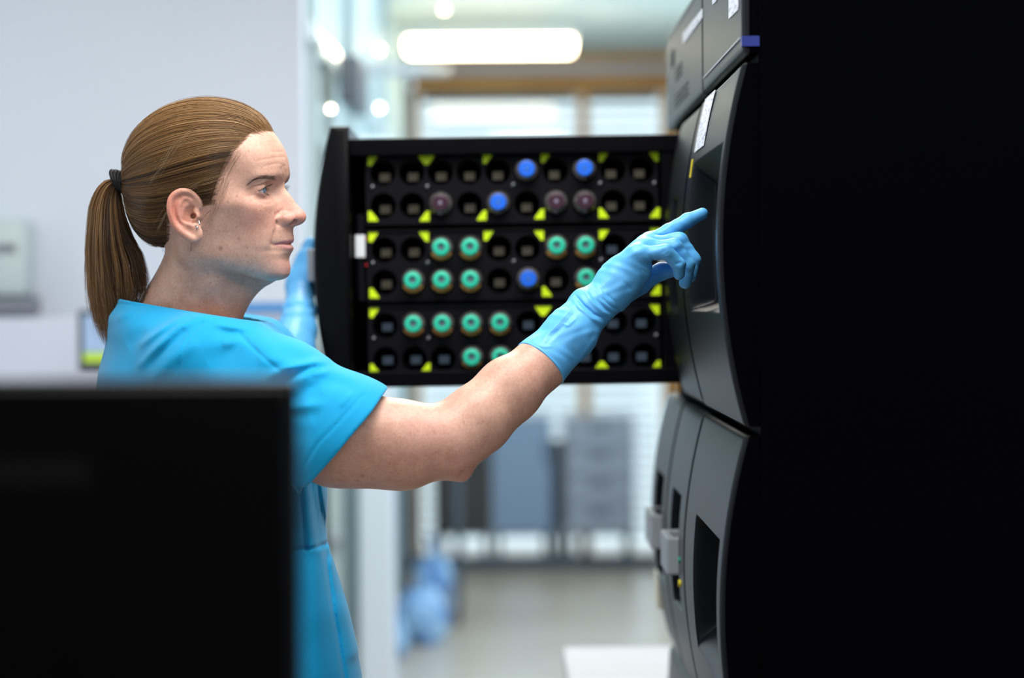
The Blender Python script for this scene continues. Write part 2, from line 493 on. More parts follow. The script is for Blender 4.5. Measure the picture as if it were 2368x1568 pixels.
# dark monitor close to the camera, on its desk
tm = empty('monitor', (-.5, 1.74, .82))
tag(tm, 'large black monitor standing closest to the camera, seen from its back', 'monitor')
zt = float(P(600, 877, 1.73)[2]); xr = float(P(686, 1100, 1.73)[0])
MB().box((xr - .62, 1.735, zt - .37), (xr, 1.765, zt), .005, 3).build('bezel', M['monitor'], tm, True)
MB().box((xr - .60, 1.766, zt - .35), (xr - .02, 1.770, zt - .015)).build('display', M['screen'], tm)
MB().box((xr - .615, 1.728, zt - .365), (xr - .004, 1.737, zt - .004), .004, 3).build('back_cover', M['monitor'], tm, True)
a = P(205, 1130, 1.72)
MB().box((a[0] - .14, 1.7255, a[2]), (a[0], 1.7285, float(P(205, 1063, 1.72)[2])), .001).build('badge', M['well'], tm)
MB().box((xr - .36, 1.70, .84), (xr - .26, 1.74, zt - .15), .006).build('stand', M['monitor'], tm)
MB().box((xr - .45, 1.64, .82), (xr - .17, 1.86, .84), .006).build('stand_base', M['monitor'], tm)
t = empty('desk', (-.7, 1.7, 0))
tag(t, 'white desk under the black monitor', 'desk')
MB().box((-1.3, 1.35, .79), (-.10, 2.0, .82), .004).build('desktop', M['white'], t)
for x in (-1.26, -.14):
    for y in (1.4, 1.95):
        MB().box((x - .02, y - .02, 0), (x + .02, y + .02, .79)).build('leg', M['handle'], t)
# ------------------------------------------------------------------ the black analyser
XE = 0.272                       # where the fronts meet the seams
XB = 0.290                       # front plane of the housings
YN, YM, YD, YF = 3.07, 3.68, 4.10, 4.50
ZT, ZU, ZL, ZZ = 1.855, 1.699, 1.278, 0.862


def sstep(a, b, x):
    t = np.clip((x - a) / (b - a), 0, 1)
    return t * t * (3 - 2 * t)


def front(name, parent, y0, y1, z0, z1, bulge, recess=(), gap=0.004, edge=0.011, near=None, chamfer=0, mat=None, dirx=-1, xe=XE, back=XB, step=0.0045):
    """barrel-shaped module front; recess: (ya, yb, za, zb, depth, slope_top, slope_bottom)"""
    y0, y1, z0, z1 = y0 + gap, y1 - gap, z0 + gap, z1 - gap
    def axis(a, b, cuts):
        v = list(np.arange(a, b, step)) + [b]
        for c in (a, b) + tuple(cuts):
            v += [c + k * 0.0009 for k in range(-5, 6)]
        v = np.unique(np.round([t for t in v if a <= t <= b], 6))
        return v
    cy = [c for r in recess for c in (r[0], r[1])]
    cz = [c for r in recess for c in (r[2], r[3])]
    ys, zs = axis(y0, y1, cy), axis(z0, z1, cz)
    Y, Z = np.meshgrid(ys, zs, indexing='ij')
    zc, hz = (z0 + z1) / 2, (z1 - z0) / 2
    x = xe - bulge * (1 - np.abs((Z - zc) / hz) ** 2.0)
    d = np.minimum(np.minimum(Y - y0, y1 - Y), np.minimum(Z - z0, z1 - Z))
    dd = np.clip(edge - d, 0, edge) / edge
    x = x + edge * (1 - np.sqrt(np.clip(1 - dd * dd, 0, 1)))
    if near:
        dn = np.clip(near - (Y - y0), 0, near) / near
        x = np.maximum(x, xe - bulge * (1 - np.abs((Z - zc) / hz) ** 2.0) + near * .8 * (1 - np.sqrt(np.clip(1 - dn * dn, 0, 1))))
    for (ya, yb, za, zb, dep, st, sb) in recess:
        fy = sstep(ya - .002, ya + .004, Y) * (1 - sstep(yb - .004, yb + .002, Y))
        fz = np.clip((Z - za) / sb, 0, 1) * np.clip((zb - Z) / st, 0, 1)
        flat = np.clip(xe + dep - x, 0, None)
        x = x + flat * fy * (fz * fz * (3 - 2 * fz))
    ny, nz = Y.shape
    V = np.stack([x, Y, Z], -1).reshape(-1, 3)
    idx = np.arange(ny * nz).reshape(ny, nz)
    Fq = np.stack([idx[:-1, :-1], idx[:-1, 1:], idx[1:, 1:], idx[1:, :-1]], -1).reshape(-1, 4)
    # skirt back to the housing
    rim = np.concatenate([idx[:, 0], idx[-1, 1:], idx[-2::-1, -1], idx[0, -2:0:-1]])
    B = V[rim].copy(); B[:, 0] = back
    o = len(V)
    n = len(rim)
    k = np.arange(n); k2 = (k + 1) % n
    Fs = np.stack([rim[k], rim[k2], o + k2, o + k], -1)
    me = mesh_np(name, np.vstack([V, B]), np.vstack([Fq, Fs]))
    try: me.set_sharp_from_angle(angle=math.radians(50))
    except Exception: pass
    o = link(name, me, mat or M['panel'], parent)
    me.materials.append(M['housing'])            # darker material puts the shade of the flanks into their colour
    mi = np.zeros(len(me.polygons), np.int32); mi[len(Fq):] = 1
    if chamfer: mi[:len(Fq)] = (Y[:-1, :-1] - y0 < chamfer).ravel()  # near edge gets the same dark material as painted shade
    me.polygons.foreach_set('material_index', mi)
    return o


# near unit
U1 = empty('culture_incubator', (.6, 3.37, 0))
tag(U1, 'nearer black incubator cabinet with the recessed touch screen she points at', 'incubator', 'black incubator cabinets standing side by side')
MB().box((XB, YN, 0.02), (1.02, YM - .002, ZT + .155), .004).build('housing', M['housing'], U1)
front('top_panel', U1, YN, YM, ZU, ZT + .16, .0, gap=.005, edge=.008)
tp = U1.children[-1]
scr = front('door_panel', U1, YN, YM, ZL, ZU, .029, [(3.105, 3.575, 1.410, 1.608, .008, .035, .016)], gap=.005, near=.005, edge=.006)
MB().box((XE + .0072, 3.13, 1.424), (XE + .0085, 3.566, 1.590)).build('touch_screen', M['screen'], scr)
MB().box((XE + .0060, 3.560, 1.424), (XE + .0076, 3.5635, 1.590)).build('screen_edge', M['screw'], scr)
low = front('lower_panel', U1, YN, YM, ZZ, ZL, .029, [(3.125, 3.505, .975, 1.152, .014, .02, .05)], gap=.005, near=.005, edge=.006)
MB().box((XE + .004, 3.12, .872), (XE - .018, 3.66, .884), .004).build('kick_trim', M['handle'], low)
front('base_panel', U1, YN, YM, .02, ZZ, .015, gap=.005, step=.02)
# the strip of blue tape, labels and stickers on the near unit
MB().box((XE - .001, YN - .0012, 1.712), (XB + .001, YN + .012, 1.7235)).build('blue_tape', M['blue_tape'], tp)


def sticker(name, pts, m, parent, xo=-.0012):
    """flat label on a front; pts are (y, z) corners"""
    mb = MB(); mb.prism([(p[0], p[1]) for p in pts], 0, XE + xo, XE + xo + .0010)
    return mb.build(name, m, parent)


def yz(px, py, x=XE):
    """where the sight line through a pixel meets the front plane"""
    v = RCAM @ Vector(((px - 1184) / F, (784 - py) / F, -1.0))
    t = x / v.x
    return (v.y * t, CAMZ + v.z * t)


def rect_yz(a, b, c, d):
    return [yz(*a), yz(*b), yz(*c), yz(*d)]


def wrap_label(name, pa, pb, bulge, z0, z1, m, parent):
    """label that follows the barrel of a module between two pixel corners"""
    (ya, za), (yb, zb) = pa, pb
    n = 14
    ys = np.array([ya, yb]); zs = np.linspace(za, zb, n)
    zc, hz = (z0 + z1) / 2, (z1 - z0) / 2
    V, Fq = [], []
    for z in zs:
        x = XE - bulge * (1 - ((z - zc) / hz) ** 2) - .0012
        for y in ys: V.append((x, y, z))
    for i in range(n - 1):
        Fq.append((2 * i, 2 * i + 1, 2 * i + 3, 2 * i + 2))
    V2 = [(x + .0009, y, z) for x, y, z in V]
    k = len(V)
    Fq2 = [(a + k, d + k, c + k, b + k) for a, b, c, d in Fq]
    side = [(0, k, k + 1, 1), (2 * n - 2, 2 * n - 1, k + 2 * n - 1, k + 2 * n - 2)]
    side += [(2 * i, 2 * i + 2, k + 2 * i + 2, k + 2 * i) for i in range(n - 1)]
    side += [(2 * i + 1, k + 2 * i + 1, k + 2 * i + 3, 2 * i + 3) for i in range(n - 1)]
    return link(name, mesh_np(name, V + V2, Fq + Fq2 + side, smooth=False), m, parent)


sticker('label', rect_yz((1687, -30), (1709, -30), (1709, 22), (1687, 44)), M['paper'], tp)
sticker('label', rect_yz((1649, -30), (1659, -30), (1658, 3), (1649, 12)), M['paper'], tp)
wrap_label('label', (3.425, 1.690), (3.585, 1.620), .029, ZL, ZU, M['paper'], scr)
wrap_label('warning_sticker', (3.595, 1.612), (3.612, 1.588), .029, ZL, ZU, M['yellow'], scr)
# light groove line along the bottom of the top panel
MB().box((XE - .0015, 3.09, 1.722), (XE + .002, 3.655, 1.7245)).build('trim_line', M['handle'], tp)

# far unit with its drawers
U2 = empty('culture_incubator', (.6, 4.1, 0))
tag(U2, 'farther black incubator cabinet with the open bottle drawer pulled out', 'incubator', 'black incubator cabinets standing side by side')
hb = MB()
HX = XB + .001
hb.box((HX, YM + .001, 0.02), (1.02, YD - .004, ZT), .003)
hb.box((HX, YD - .004, 0.02), (1.02, YF, ZL), .003)
hb.box((HX, YD - .004, ZU), (1.02, YF, ZT), .003)
hb.box((.98, YD - .004, ZL), (1.02, YF, ZU))
hb.box((HX, YF - .012, ZL), (1.02, YF, ZU))
hb.build('housing', M['housing'], U2)
tp2 = front('top_panel', U2, YM, YF, ZU, ZT, .0, gap=.005, edge=.008)
MB().box((XE + .003, YM + .01, ZT - .004), (XB + .01, YF - .01, ZT + .003)).build('top_ridge', M['panel'], tp2)
lab = sticker('label', rect_yz((1580, 78), (1625, 20), (1625, 42), (1581, 103)), M['paper'], tp2)
for pa, pb in (((1562, 168), (1577, 141)), ((1562, 179), (1578, 152)), ((1562, 190), (1578, 165)), ((1561, 229), (1592, 187)), ((1561, 241), (1592, 200)), ((1561, 252), (1592, 213))):
    a, b = yz(*pa), yz(*pb)
    m1 = .0013
    mb = MB(); zz = (a[1] + b[1]) / 2
    mb.box((XE - .0008, min(a[0], b[0]), zz - m1), (XE + .001, max(a[0], b[0]), zz + m1))
    mb.build('vent_slot', M['well'], tp2)
for pa, pb in (((1562, 96), (1568, 118)),):
    a, b = yz(1566, 92), yz(1560, 125)
    MB().box((XE - .0008, 4.28, 1.795), (XE + .001, 4.36, 1.82)).build('emblem', M['well'], tp2)
tp2b = front('drawer_front', U2, YM, YD, ZL, ZU, .029, [(3.83, 3.985, 1.405, 1.575, .02, .03, .02)], gap=.005, near=.014, chamfer=.011)
lw1 = front('drawer_front', U2, YM, YD, ZZ, ZL, .029, [(3.80, 3.985, .985, 1.155, .02, .03, .02)], gap=.005, near=.014, chamfer=.011)
lw2 = front('drawer_front', U2, YD, YF, ZZ, ZL, .029, [(4.20, 4.40, .985, 1.155, .02, .03, .02)], gap=.005, near=.014, chamfer=.011)
front('base_panel', U2, YM, YF, .02, ZZ, .015, gap=.005, step=.02)


def bracket(parent, y0, y1, z0, z1, xo, name='handle', m=None):
    """rectangular bail handle standing out from a front: two arms and a grip, open in the middle"""
    mb = MB()
    t = .012
    mb.box((xo - .046, y0, z0), (xo - .034, y1, z1), .003)
    mb.box((xo - .040, y0, z0), (xo + .012, y0 + t, z1), .003)
    mb.box((xo - .040, y1 - t, z0), (xo + .012, y1, z1), .003)
    return mb.build(name, m or M['handle'], parent)


xb = XE + .001
xs = XE - .0295
bracket(tp2b, 3.85, 3.965, 1.462, 1.513, xb)
h1 = bracket(lw1, 3.815, 3.955, 1.040, 1.093, xb)
h2 = bracket(lw2, 4.215, 4.385, 1.040, 1.093, xb)
for par, y, z, m, nm in ((lw1, 3.765, 1.066, M['green'], 'green_dot'), (lw1, 3.765, 1.034, M['yellow'], 'yellow_dot'), (lw2, 4.17, 1.066, M['green'], 'green_dot')):
    MB().cyl((xs - .002, y, z), (xs + .004, y, z), .005, n=16).build(nm, m, par)
MB().box((.2465, 4.40, .925), (.2585, 4.47, .985), .003).build('cream_tag', material('cream_plastic', srgb(232, 232, 212), .5), lw2)

# ------------------------------------------------------------------ the open drawer (a part of the far unit)
# it sags a little towards its front end
TILT = math.radians(0.45)
DX0 = float(P(808, 600, YD)[0]); DX1 = XE + .05
DZ0, DZ1 = ZL + .022, ZU - .022
PIV = Vector((XE, 4.1, 1.49))
TM = Matrix.Translation(PIV) @ Matrix.Rotation(-TILT, 4, 'Y') @ Matrix.Translation(-PIV)


def settle(o):
    o.data.transform(TM)
    o.data.update()
    return o


DYF = 4.125                      # nearer edge of the drawer frame
RY = 4.150                       # face of the racks
xl, xr_ = float(P(848, 600, RY)[0]), float(P(1524, 600, RY)[0])
fr = MB()
fr.box((DX0, DYF, DZ1 - .026), (DX1, YF - .05, DZ1), .002)            # top
fr.box((DX0, DYF, DZ0), (DX1, YF - .05, DZ0 + .024), .002)            # bottom
fr.box((xr_ + .004, DYF + .004, DZ0), (DX1, YF - .05, DZ1), .002)     # rear
fr.box((DX0, DYF + .012, DZ0), (xl - .026, YF - .05, DZ1), .002)      # front post
fr.box((xl - .028, 4.30, DZ0), (xr_ + .01, 4.31, DZ1))                 # inner web behind the channel
fr.box((DX0, YF - .06, DZ0), (DX1, YF - .05, DZ1))                     # back sheet
fr.box((DX1 - .045, DYF - .006, DZ0 - .006), (DX1, YF - .06, DZ1 + .006), .002)
drawer = settle(fr.build('drawer', M['drawer'], U2))
# barrel-shaped drawer front, seen from its end
ph = (ZU - ZL) / 2 - .004
zc = (ZU + ZL) / 2
prof = []
px_edge = float(P(766, 300, YD)[0])
for i in range(33):
    z = zc - ph + 2 * ph * i / 32
    prof.append((px_edge - .0285 * (1 - ((z - zc) / ph) ** 2), z))
prof = prof + [(DX0 + .002, zc + ph), (DX0 + .002, zc - ph)]
bm = bmesh.new()
a = [bm.verts.new((p[0], YD, p[1])) for p in prof]
b = [bm.verts.new((p[0], YF - .005, p[1])) for p in prof]
n = len(prof)
bm.faces.new(a); bm.faces.new(b[::-1])
for i in range(n): bm.faces.new((a[i], b[i], b[(i + 1) % n], a[(i + 1) % n])[::-1])
bmesh.ops.recalc_face_normals(bm, faces=bm.faces)
es = [e for e in bm.edges if abs(e.verts[0].co.y - e.verts[1].co.y) < 1e-6]
bmesh.ops.bevel(bm, geom=es, offset=.007, segments=3, profile=.5, affect='EDGES')
mb = MB(); mb.bm.free(); mb.bm = bm
df = settle(mb.build('drawer_front', material('satin_black_panel', (.0022, .0022, .0032, 1), .35, spec=.12), drawer, True))
hx = px_edge - .0285
bh = settle(bracket(drawer, 4.185, 4.375, 1.462, 1.513, hx + .031))
# clip with white label in the channel beside the racks
lx = float(P(834, 560, 4.15)[0])
zz = lambda py: float(P(834, py, 4.15)[2])
settle(MB().cyl((lx, 4.150, zz(690)), (lx, 4.150, zz(490)), .0075, n=16).build('lock_rod', M['rack'], drawer, True))
settle(MB().box((lx - .0075, 4.138, zz(590)), (lx + .0075, 4.144, zz(538)), .001).build('rod_label', M['white'], drawer))
M['red'] = material('red_plastic', srgb(200, 30, 30), .4)
for py in (547, 607):
    settle(MB().box((lx + .0077, 4.140, zz(py + 3)), (lx + .0097, 4.146, zz(py - 3))).build('red_dot', M['red'], drawer))
c = P(815, 345, DYF)
settle(MB().ball((c[0], DYF + .010, c[2]), (.004, .003, .004), 8).build('screw', M['screw'], drawer, True))

PITCH = (float(P(1487, 600, RY)[0]) - float(P(888, 600, RY)[0])) / 9
CX0 = float(P(888, 600, RY)[0])
ROWZ = [float(P(1187, y, RY)[2]) for y in (392.5, 468, 570.5, 645, 745.5, 824)]
HR = .0196
WD = .085


def rack_mesh(z_top, z_bot, rows):
    """plate with round wells"""
    bm = bmesh.new()
    N = 32
    xs = [CX0 + (i - .5) * PITCH for i in range(11)]
    zmid = (rows[0] + rows[1]) / 2
    zs = [(rows[0], z_top - .001, zmid), (rows[1], zmid, z_bot + .001)]
    for zc_, zt_, zb_ in zs:
        for c in range(10):
            xc = CX0 + c * PITCH
            xa, xb_ = xs[c], xs[c + 1]
            if c == 0: xa = xl
            if c == 9: xb_ = xr_
            out, inn, dpt = [], [], []
            for k in range(N):
                t = 2 * math.pi * (k + .5) / N
                ct, st = math.cos(t), math.sin(t)
                hx_ = (xb_ - xc) if ct > 0 else (xc - xa)
                hz_ = (zt_ - zc_) if st > 0 else (zc_ - zb_)
                s = min(hx_ / max(abs(ct), 1e-6), hz_ / max(abs(st), 1e-6))
                out.append(bm.verts.new((xc + ct * s, RY, zc_ + st * s)))
                inn.append(bm.verts.new((xc + ct * HR, RY, zc_ + st * HR)))
                dpt.append(bm.verts.new((xc + ct * HR, RY + WD, zc_ + st * HR)))
            # corners
            for k in range(N):
                j = (k + 1) % N
                bm.faces.new((out[k], out[j], inn[j], inn[k]))
                bm.faces.new((inn[k], inn[j], dpt[j], dpt[k]))
            for k in (3, 11, 19, 27):
                j = (k + 1) % N
                ct = math.cos(2 * math.pi * (k + 1) / N); st = math.sin(2 * math.pi * (k + 1) / N)
                cv = bm.verts.new((xb_ if ct > 0 else xa, RY, zt_ if st > 0 else zb_))
                bm.faces.new((out[k], cv, out[j]))
            bm.faces.new(dpt[::-1])
    return bm


RACKS = []
SP = (ROWZ[0] - ROWZ[1]) / 2
for r in range(3):
    rows = (ROWZ[2 * r], ROWZ[2 * r + 1])
    bm = rack_mesh(rows[0] + SP + .004, rows[1] - SP - .003, rows)
    mb = MB(); mb.bm.free(); mb.bm = bm
    # edges of the plate and its lips
    mb.box((xl, RY - .004, rows[0] + SP + .003), (xr_, RY + .03, rows[0] + SP + .006))
    mb.box((xl, RY - .004, rows[1] - SP - .005), (xr_, RY + .03, rows[1] - SP - .002))
    RACKS.append(settle(mb.build('rack', M['rack'], drawer)))

BOTTLES = {(0, 5): 'blue', (0, 7): 'blue', (1, 2): 'purple', (1, 4): 'blue', (1, 6): 'purple', (1, 7): 'purple',
           (2, 2): 'teal', (2, 3): 'teal', (2, 6): 'teal', (2, 7): 'teal', (3, 1): 'teal', (3, 2): 'teal', (3, 3): 'teal',
           (3, 5): 'blue', (3, 7): 'teal', (4, 1): 'teal', (4, 2): 'teal', (4, 3): 'teal', (4, 4): 'teal', (5, 3): 'teal', (5, 4): 'teal'}
# well sensors
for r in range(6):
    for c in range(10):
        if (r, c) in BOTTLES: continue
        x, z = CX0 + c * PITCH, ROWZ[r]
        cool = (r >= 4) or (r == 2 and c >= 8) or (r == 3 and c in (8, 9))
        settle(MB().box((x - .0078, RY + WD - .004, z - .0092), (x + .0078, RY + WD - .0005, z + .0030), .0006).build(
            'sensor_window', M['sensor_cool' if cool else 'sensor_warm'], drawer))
# neon corner markers: (pixel x, row edge, shape)
S = .0150


def marker(px, py, kind):
    p = P(px, py, RY)
    x, z = p[0], p[2]
    h = S / 2
    T = {'TL': [(-h, h), (h, h), (h * .6, h * .3), (-h * .3, -h), (-h, -h)],
         'TR': [(h, h), (h, -h), (h * .4, -h), (-h * .6, h * .3), (-h, h)],
         'BL': [(-h, -h), (-h, h), (-h * .4, h), (h * .6, -h * .3), (h, -h)],
         'BR': [(h, -h), (-h, -h), (-h * .6, -h * .3), (h * .4, h), (h, h)],
         'DOWN': [(-1.75 * h, h), (1.75 * h, h), (1.4 * h, h * .4), (h * .35, -h), (-h * .35, -h), (-1.4 * h, h * .4)],
         'UP': [(1.75 * h, -h), (-1.75 * h, -h), (-1.4 * h, -h * .4), (-h * .35, h), (h * .35, h), (1.4 * h, -h * .4)]}[kind]
    mb = MB(); mb.prism([(x + a, z + b) for a, b in T], 1, RY - .0012, RY + .0002)
    mb.build('corner_marker', M['marker'], drawer)


for m_ in ((862, 372, 'TL'), (986, 370, 'DOWN'), (1128, 367, 'TL'), (1262, 365, 'TL'), (1396, 363, 'TL'), (1511, 362, 'TR'),
           (863, 500, 'BL'), (982, 500, 'BR'), (1114, 498, 'BR'), (1247, 495, 'BR'), (1396, 493, 'BL'), (1514, 492, 'BR'),
           (864, 548, 'TL'), (980, 547, 'TR'), (1130, 545, 'TL'), (1246, 544, 'TR'), (1397, 542, 'TL'), (1513, 538, 'TR'),
           (866, 678, 'BL'), (1265, 674, 'BL'), (1516, 671, 'BR'),
           (866, 723, 'TL'), (1256, 719, 'DOWN'), (1513, 715, 'TR'),
           (867, 853, 'BL'), (984, 851, 'BR'), (1392, 847, 'UP'), (1516, 845, 'BR')):
    marker(*m_)
for px, py in ((861, 433), (988, 432), (1187, 428), (1388, 425), (1514, 424), (862, 609), (989, 608), (1188, 605), (1390, 602), (864, 784), (991, 783), (1518, 776)):
    p = P(px, py, RY)
    MB().ball((p[0], RY - .001, p[2]), (.0042, .003, .0042), 8).build('screw', M['screw'], drawer, True)

# ------------------------------------------------------------------ the bottles
M['bottle'] = material('dark_clear_bottle', (0.10, 0.092, 0.09, 1), 0.16, spec=1.0, Coat_Weight=0.6, Coat_Roughness=0.03)
M['broth'] = material('amber_paper_band', srgb(240, 178, 104), 0.35)
CAPS = {'teal': material('teal_plastic_cap', srgb(42, 205, 170), 0.4), 'blue': material('blue_plastic_cap', srgb(24, 112, 235), 0.35),
        'purple': material('dark_purple_cap', srgb(60, 24, 48), 0.35)}
STOP = {'teal': material('grey_rubber_stopper', srgb(92, 112, 128), 0.5), 'blue': material('blue_stopper', srgb(60, 120, 200), .45), 'purple': material('lilac_stopper', srgb(150, 140, 165), .45)}
BR = .0181


def make_bottle(kind):
    """bottle lying in a well, its cap towards -y; origin at the middle of the rack face"""
    t = empty('culture_bottle')
    ax = (0, -1, 0)
    MB().lathe([(0, -.100), (BR * .9, -.100), (BR, -.096), (BR, .001), (BR * .985, .0045), (BR * .93, .0078), (BR * .84, .0105), (BR * .72, .0125), (.0112, .0140), (.0104, .016), (.0104, .024), (0, .024)],
               (0, 0, 0), ax, 40).build('body', M['bottle'], t, True)
    cap = MB().lathe([(.0112, .020), (.0126, .0205), (.0128, .022), (.0128, .0285), (.0122, .0305), (.0108, .0312), (.0064, .0312), (.0056, .0300), (.0052, .026), (0, .026)] if kind == 'teal' else
                     [(.0108, .020), (.0121, .0205), (.0124, .022), (.0124, .0275), (.0118, .0295), (.0102, .0300), (.0098, .0288), (.0055, .0288), (.0050, .0300), (.0040, .0306), (.0032, .0302), (.0030, .028), (0, .028)],
                     (0, 0, 0), ax, 40).build('cap', CAPS[kind], t, True)
    MB().lathe([(.0050, .0255), (.0050, .0272), (.0030, .0278), (.0016, .0268), (0, .0266)] if kind == 'teal' else [(.0028, .0275), (.0028, .0292), (.0012, .0296), (0, .0288)],
               (0, 0, 0), ax, 24).build('stopper', STOP[kind], t, True)
    if kind == 'teal':      # lower arc of the paper band around the shoulder
        bm = bmesh.new()
        pr = [(BR + .0004, -.002), (BR + .0004, .0012), (BR * .985 + .0004, .0048), (BR * .93 + .0003, .0082), (BR * .84 + .0002, .0109), (BR * .76, .0124)]
        rows = []
        for k in range(25):
            a_ = math.radians(-90 - 62 + 124 * k / 24)
            rows.append([bm.verts.new((r_ * math.cos(a_), -h_, r_ * math.sin(a_))) for r_, h_ in pr])
        for A, B in zip(rows, rows[1:]):
            for i in range(len(pr) - 1):
                bm.faces.new((A[i], A[i + 1], B[i + 1], B[i]))
        mb = MB(); mb.bm.free(); mb.bm = bm
        mb.build('paper_band', M['broth'], t, True)
    else:
        MB().box((-.0012, -.021, -.0172), (.0012, -.0125, -.0118), .0004).build('glass_seam', STOP[kind] if kind == 'purple' else M['bottle'], t)
    return t


ORD = ['first', 'second', 'third', 'fourth', 'fifth', 'sixth', 'seventh', 'eighth', 'ninth', 'tenth']
ROWN = ['top row', 'second row', 'third row', 'fourth row', 'fifth row', 'bottom row']
MASTER = {}
for (r, c), kind in BOTTLES.items():
    loc = TM @ Vector((CX0 + c * PITCH, RY - .001, ROWZ[r] + .0012))
    if kind not in MASTER:
        b_ = MASTER[kind] = make_bottle(kind)
    else:
        b_ = MASTER[kind].copy(); COL.objects.link(b_)
        for ch in MASTER[kind].children:
            d_ = ch.copy(); COL.objects.link(d_); d_.parent = b_
    b_.location = loc
    b_.rotation_euler = (math.radians(-2.2), 0, 0)
    cn = {'teal': 'teal-capped', 'blue': 'blue-capped', 'purple': 'dark purple-capped'}[kind]
    tag(b_, f'{cn} bottle in the {ORD[c]} well of the {ROWN[r]} of the open drawer', 'bottle', f'{cn} bottles in the open drawer')
# ------------------------------------------------------------------ implicit surfaces
def cint(xs, ys):
    """smooth monotone-safe interpolation through points, as a dense table"""
    xs, ys = np.asarray(xs, float), np.asarray(ys, float)
    o = np.argsort(xs); xs, ys = xs[o], ys[o]
    h = np.diff(xs); s = np.diff(ys) / h
    m = np.zeros_like(ys)
    m[1:-1] = np.where(s[:-1] * s[1:] > 0, 2 * s[:-1] * s[1:] / (s[:-1] + s[1:] + 1e-12), 0)
    m[0], m[-1] = s[0], s[-1]
    X = np.linspace(xs[0], xs[-1], 1200)
    i = np.clip(np.searchsorted(xs, X) - 1, 0, len(h) - 1)
    t = (X - xs[i]) / h[i]
    Y = ((1 + 2 * t) * (1 - t) ** 2 * ys[i] + t * (1 - t) ** 2 * h[i] * m[i] + t * t * (3 - 2 * t) * ys[i + 1] + t * t * (t - 1) * h[i] * m[i + 1])
    return lambda q: np.interp(q, X, Y)


def smin(a, b, k):
    h = np.clip(0.5 + 0.5 * (b - a) / k, 0, 1)
    return b + (a - b) * h - k * h * (1 - h)


def smax(a, b, k):
    return -smin(-a, -b, k)


def capsule(p, a, b, ra, rb):
    a, b = np.asarray(a), np.asarray(b)
    ab = b - a
    t = np.clip(((p - a) @ ab) / (ab @ ab), 0, 1)
    return np.linalg.norm(p - a - t[:, None] * ab, axis=1) - (ra + (rb - ra) * t)


def chain(p, pts, rs, k=0.0):
    d = None
    for i in range(len(pts) - 1):
        e = capsule(p, pts[i], pts[i + 1], rs[i], rs[i + 1])
        d = e if d is None else (smin(d, e, k) if k else np.minimum(d, e))
    return d


def ellipsoid(p, c, r, R=None):
    q = p - np.asarray(c)
    if R is not None: q = q @ R
    r = np.asarray(r)
    k0 = np.linalg.norm(q / r, axis=1)
    k1 = np.linalg.norm(q / (r * r), axis=1)
    return k0 * (k0 - 1) / np.maximum(k1, 1e-9)


def frame(d, up=(0, 0, 1)):
    """columns: along d, sideways, up"""
    x = np.asarray(d, float); x = x / np.linalg.norm(x)
    y = np.cross(up, x); y /= np.linalg.norm(y)
    return np.stack([x, y, np.cross(x, y)], 1)


